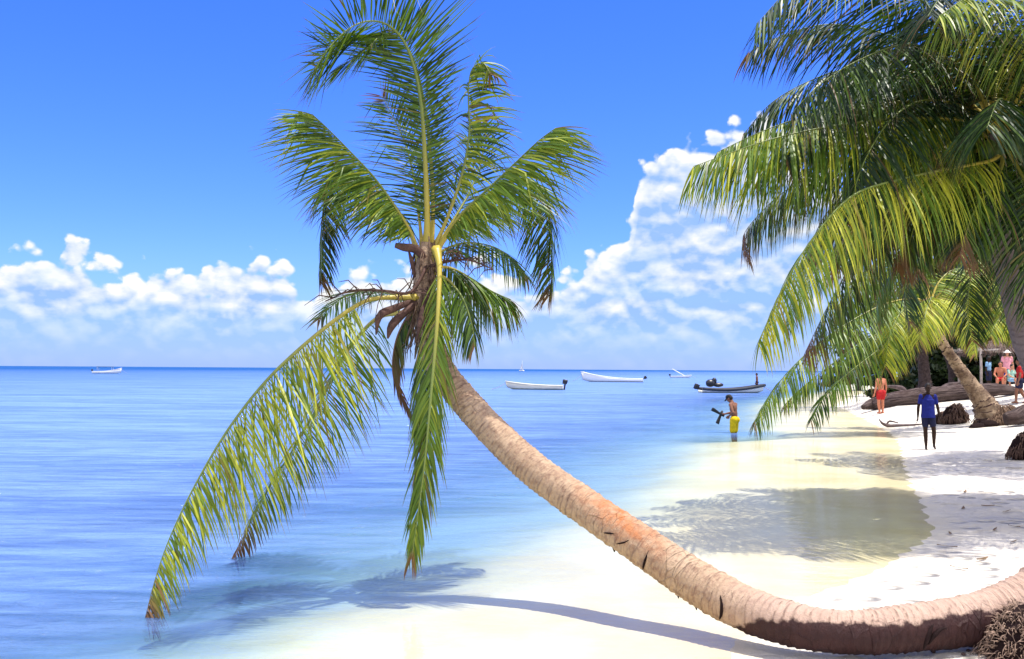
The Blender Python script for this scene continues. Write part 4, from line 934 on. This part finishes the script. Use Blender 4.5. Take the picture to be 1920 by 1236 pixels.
# the wading man with the fins
mz = gz(MAN.x, MAN.y)
man = person((MAN.x, MAN.y, mz), R(52), (at(1377, 741, MAN.y).z - mz) / .97, 'bare backed man in yellow shorts and black cap wading with swim fins in hand', BSKIN, BHAIR,
             dict(chest=(0, .02, .72), neck=(0, .045, .83), head=(0, .10, .905), shoulderL=(-.125, .02, .79), shoulderR=(.125, .03, .79), elbowL=(-.185, -.06, .645), wristL=(-.10, .06, .575),
                  elbowR=(.16, .08, .64), wristR=(.07, .235, .60)), [('shorts', YEL, ('hips', 'legs')), ('cap', BLK, ('cap',))], .010, .9)
Mm = Matrix.Translation((MAN.x, MAN.y, mz)) @ Matrix.Rotation(R(52), 4, 'Z'); Hm = (at(1377, 741, MAN.y).z - mz) / .97
hand = Mm @ (Vector((.045, .30, .595)) * Hm)
RUB = simple('black_rubber', (.014, .014, .018), .5, .4, .2, 10, .1)
for d, lb in [(Vector((-.85, .1, .52)), 'black swim fin held by the wading man, pointing up'), (Vector((-.42, -.1, -.9)), 'black swim fin held by the wading man, pointing down')]:
    d.normalize(); sd_ = d.cross(Vector((0, 1, .2))).normalized(); nn = d.cross(sd_)
    mb = MB(); n = 10; t = np.linspace(0, 1, n); wd = np.interp(t, [0, .3, .9, 1], [.035, .045, .075, .068]); th = np.interp(t, [0, .35, 1], [.03, .012, .006])
    V, F = [], []
    for i in range(n):
        c_ = hand + d * (t[i] * .42 - .08) + nn * .05 * t[i] ** 2
        for a, b in [(-1, -1), (-.5, -1.4), (.5, -1.4), (1, -1), (1, 1), (.5, 1.4), (-.5, 1.4), (-1, 1)]: V.append(c_ + sd_ * wd[i] * a * .8 + nn * th[i] * b)
    F = [(i * 8 + j, i * 8 + (j + 1) % 8, (i + 1) * 8 + (j + 1) % 8, (i + 1) * 8 + j) for i in range(n - 1) for j in range(8)] + [tuple(range(7, -1, -1)), tuple((n - 1) * 8 + j for j in range(8))]
    mb.add(V, F)
    fin = empty('swim_fin', hand, lb, 'swim fin', 'swim fins in the hand of the wading man'); mb.build('fin_blade', RUB, fin)
    fp = MB(); fp.ball(hand + d * -.02, (.05, .045, .04), 3); fp.tube([hand + d * -.12, hand + d * .02], [.035, .05], 10); fp.build('foot_pocket', RUB, fin)
# the boy
p = on_ground(1741, 843); Hb = (at(1741, 718, p.y).z - p.z)
person(p, R(165), Hb, 'boy in a bright blue shirt and dark shorts walking on the sand', DSKIN, BHAIR,
       dict(elbowL=(-.158, .0, .63), wristL=(-.178, .04, .485), elbowR=(.158, -.01, .63), wristR=(.172, .03, .485), kneeL=(-.085, .04, .285), ankleL=(-.10, -.07, .07), toeL=(-.11, .0, .016), heelL=(-.10, -.095, .05),
            kneeR=(.05, .03, .278), ankleR=(.045, .04, .045), toeR=(.05, .13, .014), heelR=(.045, .015, .02)),
       [('shirt', BLU, ('trunk', 'tail', 'sleeves')), ('shorts', NAVY, ('hips', 'short_legs'))], .009, slim=.86)
p = on_ground(1652, 776); Hw = min(1.85, (at(1652, 690, p.y).z - p.z))
person(p, R(20), Hw, 'tanned bather in red swim shorts standing behind the palm fronds by the log', RSKIN, BHAIR, dict(ankleL=(-.045, -.005, .045), toeL=(-.05, .085, .014), heelL=(-.045, -.03, .02), ankleR=(.045, -.005, .045), toeR=(.05, .085, .014), heelR=(.045, -.03, .02)),
       [('swim_shorts', RED, ('hips', 'short_legs'))], .014)
p = on_ground(1913, 757); Hw = (at(1913, 672, p.y).z - p.z)
person(p, R(60), Hw, 'person in a red top walking at the right edge in front of the loungers', BSKIN, BHAIR, dict(kneeL=(-.06, .07, .285), ankleL=(-.06, .08, .05), toeL=(-.06, .165, .02), heelL=(-.06, .05, .02), kneeR=(.06, -.01, .28), ankleR=(.06, -.12, .07), toeR=(.065, -.04, .015), heelR=(.06, -.14, .05)),
       [('shirt', RED, ('trunk', 'sleeves')), ('shorts', NAVY, ('hips', 'short_legs'))], .015)
SIT = dict(pelvis=(0, -.02, .30), waist=(0, -.03, .385), chest=(0, -.02, .495), neck=(0, .0, .605), head=(0, .02, .695), hipL=(-.055, 0, .28), hipR=(.055, 0, .28), kneeL=(-.07, .235, .275), kneeR=(.07, .235, .275),
           ankleL=(-.07, .235, .05), ankleR=(.07, .235, .05), toeL=(-.07, .32, .016), toeR=(.07, .32, .016), heelL=(-.07, .21, .02), heelR=(.07, .21, .02), shoulderL=(-.112, -.015, .565), shoulderR=(.112, -.015, .565),
           elbowL=(-.15, .05, .41), elbowR=(.15, .05, .41), wristL=(-.09, .19, .34), wristR=(.09, .19, .34))

# --- sun loungers and the people on them
LW = simple('white_plastic', (.78, .78, .76), .4, .4, .05, 6, .05)
def lounger(px, py, rz, label):
    p = on_ground(px, py); root = empty('sun_lounger', p, label, 'sun lounger', 'white sun loungers'); M = Matrix.Translation(p) @ Matrix.Rotation(rz, 4, 'Z')
    def part(nm, items):
        mb = MB()
        for c, sz, rx in items:
            MM = Matrix.Rotation(rx, 3, 'X'); mb.box((0, 0, 0), sz, MM, .008); k = 0
            n_ = len(mb.V); 
            mb.V[n_ - last(mb, n_):] = [tuple(Vector(v) + Vector(c)) for v in mb.V[n_ - last(mb, n_):]]
        mb.V = [tuple(M @ Vector(v)) for v in mb.V]; return mb.build(nm, LW, root, False)
    def last(mb, n_): 
        c_ = getattr(mb, '_c', 0); mb._c = n_; return n_ - c_
    part('bed', [((-.32, .1, .34), (.05, 1.9, .06), 0), ((.32, .1, .34), (.05, 1.9, .06), 0)] + [((0, -.2 + i * .11, .345), (.60, .085, .022), 0) for i in range(11)])
    part('backrest', [((0, -.28 - i * .085, .40 + i * .07), (.60, .095, .022), -.69) for i in range(8)])
    for x in (-.32, .32):
        for y, a in ((.75, .35), (.55, -.35), (-.45, .35), (-.65, -.35)): part('leg', [((x, y, .17), (.045, .045, .36), a)])
    return root, M
GP = 'people by the loungers'
lounger(1852, 727, R(80), 'white sun lounger, leftmost of the row below the thatched shelter')
_, M1 = lounger(1880, 729, R(100), 'white sun lounger in the middle with a sunburnt bather sitting on it')
_, M2 = lounger(1906, 728, R(75), 'white sun lounger nearest the walker in red')
def seat(M, off): return M @ Vector(off)
q = seat(M1, (0, .1, 0)); Hs = 1.72
person((q.x, q.y, q.z - .05 + .012), R(150), Hs, 'sunburnt bather in red swim shorts sitting on the middle lounger', RSKIN, BHAIR, SIT, [('swim_shorts', RED, ('hips', 'short_legs'))], .016, group=GP)
q = seat(M2, (0, .2, 0))
person((q.x, q.y, q.z - .04), R(200), 1.5, 'child in a pale green shirt sitting on the right lounger', LSKIN, BHAIR, SIT, [('shirt', GRN, ('trunk', 'tail', 'sleeves')), ('shorts', LBL, ('hips', 'short_legs'))], .016, group=GP)
p = on_ground(1889, 724)
person(p, R(170), (at(1889, 657, p.y).z - p.z), 'person in a wide white sun hat and pink top standing behind the loungers', LSKIN, BHAIR, None, [('shirt', PNK, ('trunk', 'tail', 'sleeves')), ('shorts', BLU, ('hips', 'legs')), ('sun_hat', WHT, ('sunhat',))], .016, group=GP)
p = on_ground(1854, 730)
person(p, R(220), (at(1854, 668, p.y).z - p.z), 'dark haired person in a light blue top standing left of the sunburnt bather', DSKIN, BHAIR, None, [('shirt', LBL, ('trunk', 'sleeves')), ('shorts', NAVY, ('hips', 'legs'))], .016, group=GP)

# --- thatched shelter
THATCH = simple('thatch', (.13, .095, .085), .95, .1, .5, 7, 1.0); POLE = simple('pale_pole', (.42, .36, .33), .8, .2, .25, 6, .4)
D6 = 50; pc = at(1876, 720, D6); pc = Vector((pc.x, D6, gz(pc.x, D6))); sh = empty('beach_shelter', pc, 'thatched beach shelter with pale beams behind the seated bathers', 'shelter')
zt = at(1876, 636, D6).z; ze = at(1876, 662, D6).z
mb = MB(); rs = random.Random(91)
for i in range(900):
    th = rs.uniform(0, 6.28); k = rs.random(); tp = Vector((0, 0, 0)); e = Vector((math.cos(th) * 2.0, math.sin(th) * 1.7, 0))
    a = pc.copy(); a.z = 0; s0 = a + e * k; s0.z = zt + (ze - zt) * k; e0 = a + e * min(1.12, k + .25); e0.z = zt + (ze - zt) * min(1.12, k + .25) - rs.uniform(0, .12); w = rs.uniform(.02, .05)
    mb.tube([s0 + Vector((0, 0, rs.uniform(0, .06))), e0], [w, w * .6], 4)
mb.build('thatch_roof', THATCH, sh)
for x, y in [(-1.6, -1.2), (1.6, -1.2), (-1.6, 1.2), (1.6, 1.2)]:
    mb = MB(); b_ = pc + Vector((x, y, 0)); b_.z = gz(b_.x, b_.y) - .1; t_ = b_.copy(); t_.z = ze + .25; mb.tube([b_, (b_ + t_) / 2 + Vector((.02, 0, 0)), t_], .07, 8); mb.build('post', POLE, sh)
for y in (-1.2, 1.2):
    mb = MB(); a = pc + Vector((-1.9, y, 0)); a.z = ze + .12; c2 = pc + Vector((1.9, y, 0)); c2.z = ze + .12; mb.tube([a, c2], .07, 8); mb.build('beam', POLE, sh)

# ------------------------------------------------------------------ boats
HW, CREAM, HB = simple('white_hull_paint', (.76, .76, .74), .35, .4, .06, 2, .05), simple('cream_hull_paint', (.66, .62, .50), .4, .4, .1, 2, .05), simple('dark_motor_paint', (.012, .014, .024), .35, .5, .2, 8, .05)
GUN = simple('dark_rubber_gunwale', (.03, .035, .05), .6, .3, .2, 5, .1); INS = simple('boat_inside', (.42, .45, .46), .6, .3, .12, 4, .1); STRIPE = simple('green_stripe_paint', (.25, .36, .24), .4, .4, .1, 2, .05)
def hull_mat(name, c, foul):
    m, nt, out = mat(name); co = nt.coord(); z = nt.n('ShaderNodeSeparateXYZ'); nt.put(z.inputs[0], co)
    col = nt.mix(nt.ss(nt.noise(nt.scalev(co, (.6, .6, 3)), 2, 5, .7), .52, .72, 0, .35), c, tuple(v * .62 for v in c[:3]) + (1,))
    col = nt.mix(nt.ss(nt.m('ADD', z.outputs[2], nt.m('MULTIPLY', nt.noise(co, 3, 4), .12)), .22, .13), col, foul)
    nt.put(out, principled(nt, col, .42, .4)); return m
HW2, CREAM2 = hull_mat('worn_white_hull', (.74, .74, .72, 1), (.20, .22, .20, 1)), hull_mat('worn_cream_hull', (.64, .60, .49, 1), (.16, .22, .15, 1))
ROPE = simple('old_rope', (.36, .31, .24), .9, .1, .2, 30, .3)
def boat(px, wl, D, L, head, label, hull_m, gun_m, beam=.9, free=.55, rise=.6, tilt=.3, extras=(), dip=0.0):
    """head: direction the bow points to, radians from +x; the waterline is z = 0"""
    free *= .74; rise *= .72; o = at(px, wl, D); o.z = 0; root = empty('motorboat', o, label, 'boat', 'boats on the bay')
    M = Matrix.Translation(o) @ Matrix.Rotation(head, 4, 'Z')
    n = 22; V, F, G_ = [], [], []
    st = np.linspace(0, 1, n)
    for t in st:
        x = (t - .5) * L; b = beam * np.interp(t, [0, .3, .6, .85, 1], [.86, 1, .95, .55, .04]); sz = free + rise * t ** 2.6 - dip * math.sin(math.pi * min(1, t * 1.1)) ; kz = -.25 + (free + .2) * max(0, (t - .72) / .28) ** 2 * 1.0; xs_ = x + L * .05 * t ** 3
        sec = [(b, sz), (b * .97, sz * .45 + kz * .3), (b * .72, kz * .55 + .02), (0, kz), (-b * .72, kz * .55 + .02), (-b * .97, sz * .45 + kz * .3), (-b, sz)]
        inn = [(-b * .92, sz - .01), (-b * .80, .14 + kz * .2 + (sz - .5) * .3), (0, .10 + max(0, kz * .8)), (b * .80, .14 + kz * .2 + (sz - .5) * .3), (b * .92, sz - .01)]
        for i, (yy, zz) in enumerate(sec): V.append((x + (xs_ - x) * (1 if i in (0, 6) else .4), yy, zz))
        for yy, zz in inn: V.append((x, yy, zz))
        G_.append(((xs_, b, sz), (xs_, -b, sz)))
    w = 12
    F = [(i * w + j, i * w + (j + 1) % w, (i + 1) * w + (j + 1) % w, (i + 1) * w + j) for i in range(n - 1) for j in range(w)] + [tuple(range(w - 1, -1, -1)), tuple((n - 1) * w + j for j in range(w))]
    tr = lambda vs: [tuple(M @ Vector(v)) for v in vs]
    hull = mesh_obj('hull', tr(V), F, {HW: HW2, CREAM: CREAM2}.get(hull_m, hull_m), root)
    a = M @ Vector((L / 2 * .98, 0, free + rise * .9)); b_ = M @ Vector((L / 2 + 2.2, .3, -.15)); mb = MB(); mb.tube([a, a.lerp(b_, .5) - Vector((0, 0, .18)), b_], .022, 5); mb.build('mooring_rope', ROPE, root)
    for k in (0, 1):
        mb = MB(); mb.tube([M @ Vector(g[k]) for g in G_], .045 if gun_m is not GUN else .13, 8); mb.build('gunwale', gun_m, root)
    for t in (.28, .5, .7):
        b = beam * np.interp(t, [0, .3, .6, .85, 1], [.86, 1, .95, .55, .04]); sz = free + rise * t ** 2.6
        mb = MB(); mb.box(((t - .5) * L, 0, sz * .72), (.28, b * 1.8, .05)); mb.V = tr(mb.V); mb.build('bench', INS, root, False)
    def motor(y=0, s_=1.1, tl=tilt):
        B = M @ Matrix.Translation((-L / 2 - .08, y, free + .12)) @ Matrix.Rotation(-tl, 4, 'Y')
        mo = MB(); mo.box((-.07, 0, .30 * s_), (.46 * s_, .30 * s_, .30 * s_), None, .09); mo.box((-.05, 0, .12 * s_), (.42 * s_, .3 * s_, .16 * s_), None, .05); mo.V = [tuple(B @ Vector(v)) for v in mo.V]; m_o = mo.build('outboard_motor', HB, root)
        lg_ = MB(); lg_.box((-.10, 0, -.32 * s_), (.16, .09, .75 * s_), None, .02); lg_.box((-.18, 0, -.62 * s_), (.42 * s_, .10, .10), None, .03)
        for k in range(3):
            a = k * 2.094; lg_.ball((-.42 * s_, math.cos(a) * .11, -.62 * s_ + math.sin(a) * .11), (.03, .10 if abs(math.cos(a)) > .6 else .05, .10 if abs(math.sin(a)) > .6 else .05), 2)
        lg_.V = [tuple(B @ Vector(v)) for v in lg_.V]; lg_.build('motor_leg', HB, m_o)
    motor()
    return root, M, motor
boat(1004, 731.5, 94, 5.4, R(176), 'cream open motorboat anchored alone, dark outboard at its right end', CREAM, CREAM, .85, .55, .55, .15)
rt_, M_, mo_ = boat(1150, 718, 156, 9.6, R(172), 'long white skiff with a high bow pointing left, farther out', HW, HW, 1.05, .75, 1.5, 1.0)
rt_, M_, mo_ = boat(1371, 738.5, 86, 5.6, R(4), 'white boat with thick dark gunwale and raised outboard near the wading man', HW, GUN, .95, .50, .45, 1.15, dip=.12)
mb = MB()
for x, z, r in [(-1.9, .85, (.42, .35, .35)), (-1.55, 1.05, (.22, .2, .3)), (-1.2, .7, (.5, .3, .2))]: mb.ball(M_ @ Vector((x, 0, z)), r, 3, rough=.12)
tag(mb.build('gear_heap', HB), 'heap of dark gear piled at the stern of the white boat with dark gunwale', 'gear')
q = M_ @ Vector((2.35, 0, .12))
person(q, R(90), 1.66, 'dark haired person standing in the bow of the boat with dark gunwale', BSKIN, BHAIR, None, [('swim_shorts', NAVY, ('hips', 'short_legs'))], .022)
rt_, M_, mo_ = boat(1276, 709.5, 255, 5.2, R(-12), 'small distant white boat with a slanting white pole', HW, HW, .8, .5, .5, .3)
mb = MB(); mb.tube([M_ @ Vector((1.2, 0, .4)), M_ @ Vector((-2.2, 0, 2.3))], [.13, .10], 8); mb.build('pole', HW, rt_)
rt_, M_, mo_ = boat(200, 702, 275, 7.6, R(8), 'white launch near the horizon on the left, bow to the right', HW, HW, 1.1, .75, 1.4, .2)
mb = MB(); mb.box((-.4, 0, 1.85), (4.4, 1.9, .10), None, .04)
mb.V = [tuple(M_ @ Vector(v)) for v in mb.V]; mb.build('canopy', GUN, rt_)
for x in (-2.4, 1.6):
    for y in (-.85, .85): mb = MB(); mb.tube([M_ @ Vector((x, y, .7)), M_ @ Vector((x, y, 1.83))], .04, 6); mb.build('canopy_post', HW, rt_)
# sailing boat
o = at(978, 696.5, 900); o.z = 0; sb = empty('sailboat', o, 'tiny white sailing boat on the horizon right of the palm crown', 'boat', 'boats on the bay'); mb = MB()
V, F = [], []
for t in np.linspace(0, 1, 10):
    x = (t - .5) * 5; b = 1.1 * np.interp(t, [0, .5, 1], [.7, 1, .03]); V += [(x, b, 1), (x, 0, -.4), (x, -b, 1), (x, 0, .9)]
F = [(i * 4 + j, i * 4 + (j + 1) % 4, i * 4 + 4 + (j + 1) % 4, i * 4 + 4 + j) for i in range(9) for j in range(4)] + [(3, 2, 1, 0), (36, 37, 38, 39)]
mesh_obj('hull', [tuple(Vector(v) + o) for v in V], F, HW, sb)
mb = MB(); mb.tube([o + Vector((.6, 0, .8)), o + Vector((.6, 0, 10))], [.09, .05], 6); mb.build('mast', HW, sb)
def sail(name, a, b, c, th=.25):
    V, F = [], []; n = 8
    for i in range(n + 1):
        for j in range(n + 1 - i):
            u, v = i / n, j / n; p_ = Vector(a) * (1 - u - v) + Vector(b) * u + Vector(c) * v; p_.y += th * 4 * u * (1 - u) + th * 4 * v * (1 - u - v); V.append(p_ + o)
    ix = lambda i, j: sum(n + 1 - q for q in range(i)) + j
    for i in range(n):
        for j in range(n - i):
            F.append((ix(i, j), ix(i + 1, j), ix(i, j + 1)))
            if j < n - i - 1: F.append((ix(i + 1, j), ix(i + 1, j + 1), ix(i, j + 1)))
    s_ = mesh_obj(name, V, F, WHT, sb); md = s_.modifiers.new('t', 'SOLIDIFY'); md.thickness = .03
sail('mainsail', (.45, 0, 1.6), (-1.3, 1.6, 1.7), (.5, 0, 8.6)); sail('jib', (1.7, -1.3, 1.2), (.9, .1, 1.5), (.75, .05, 7.4))
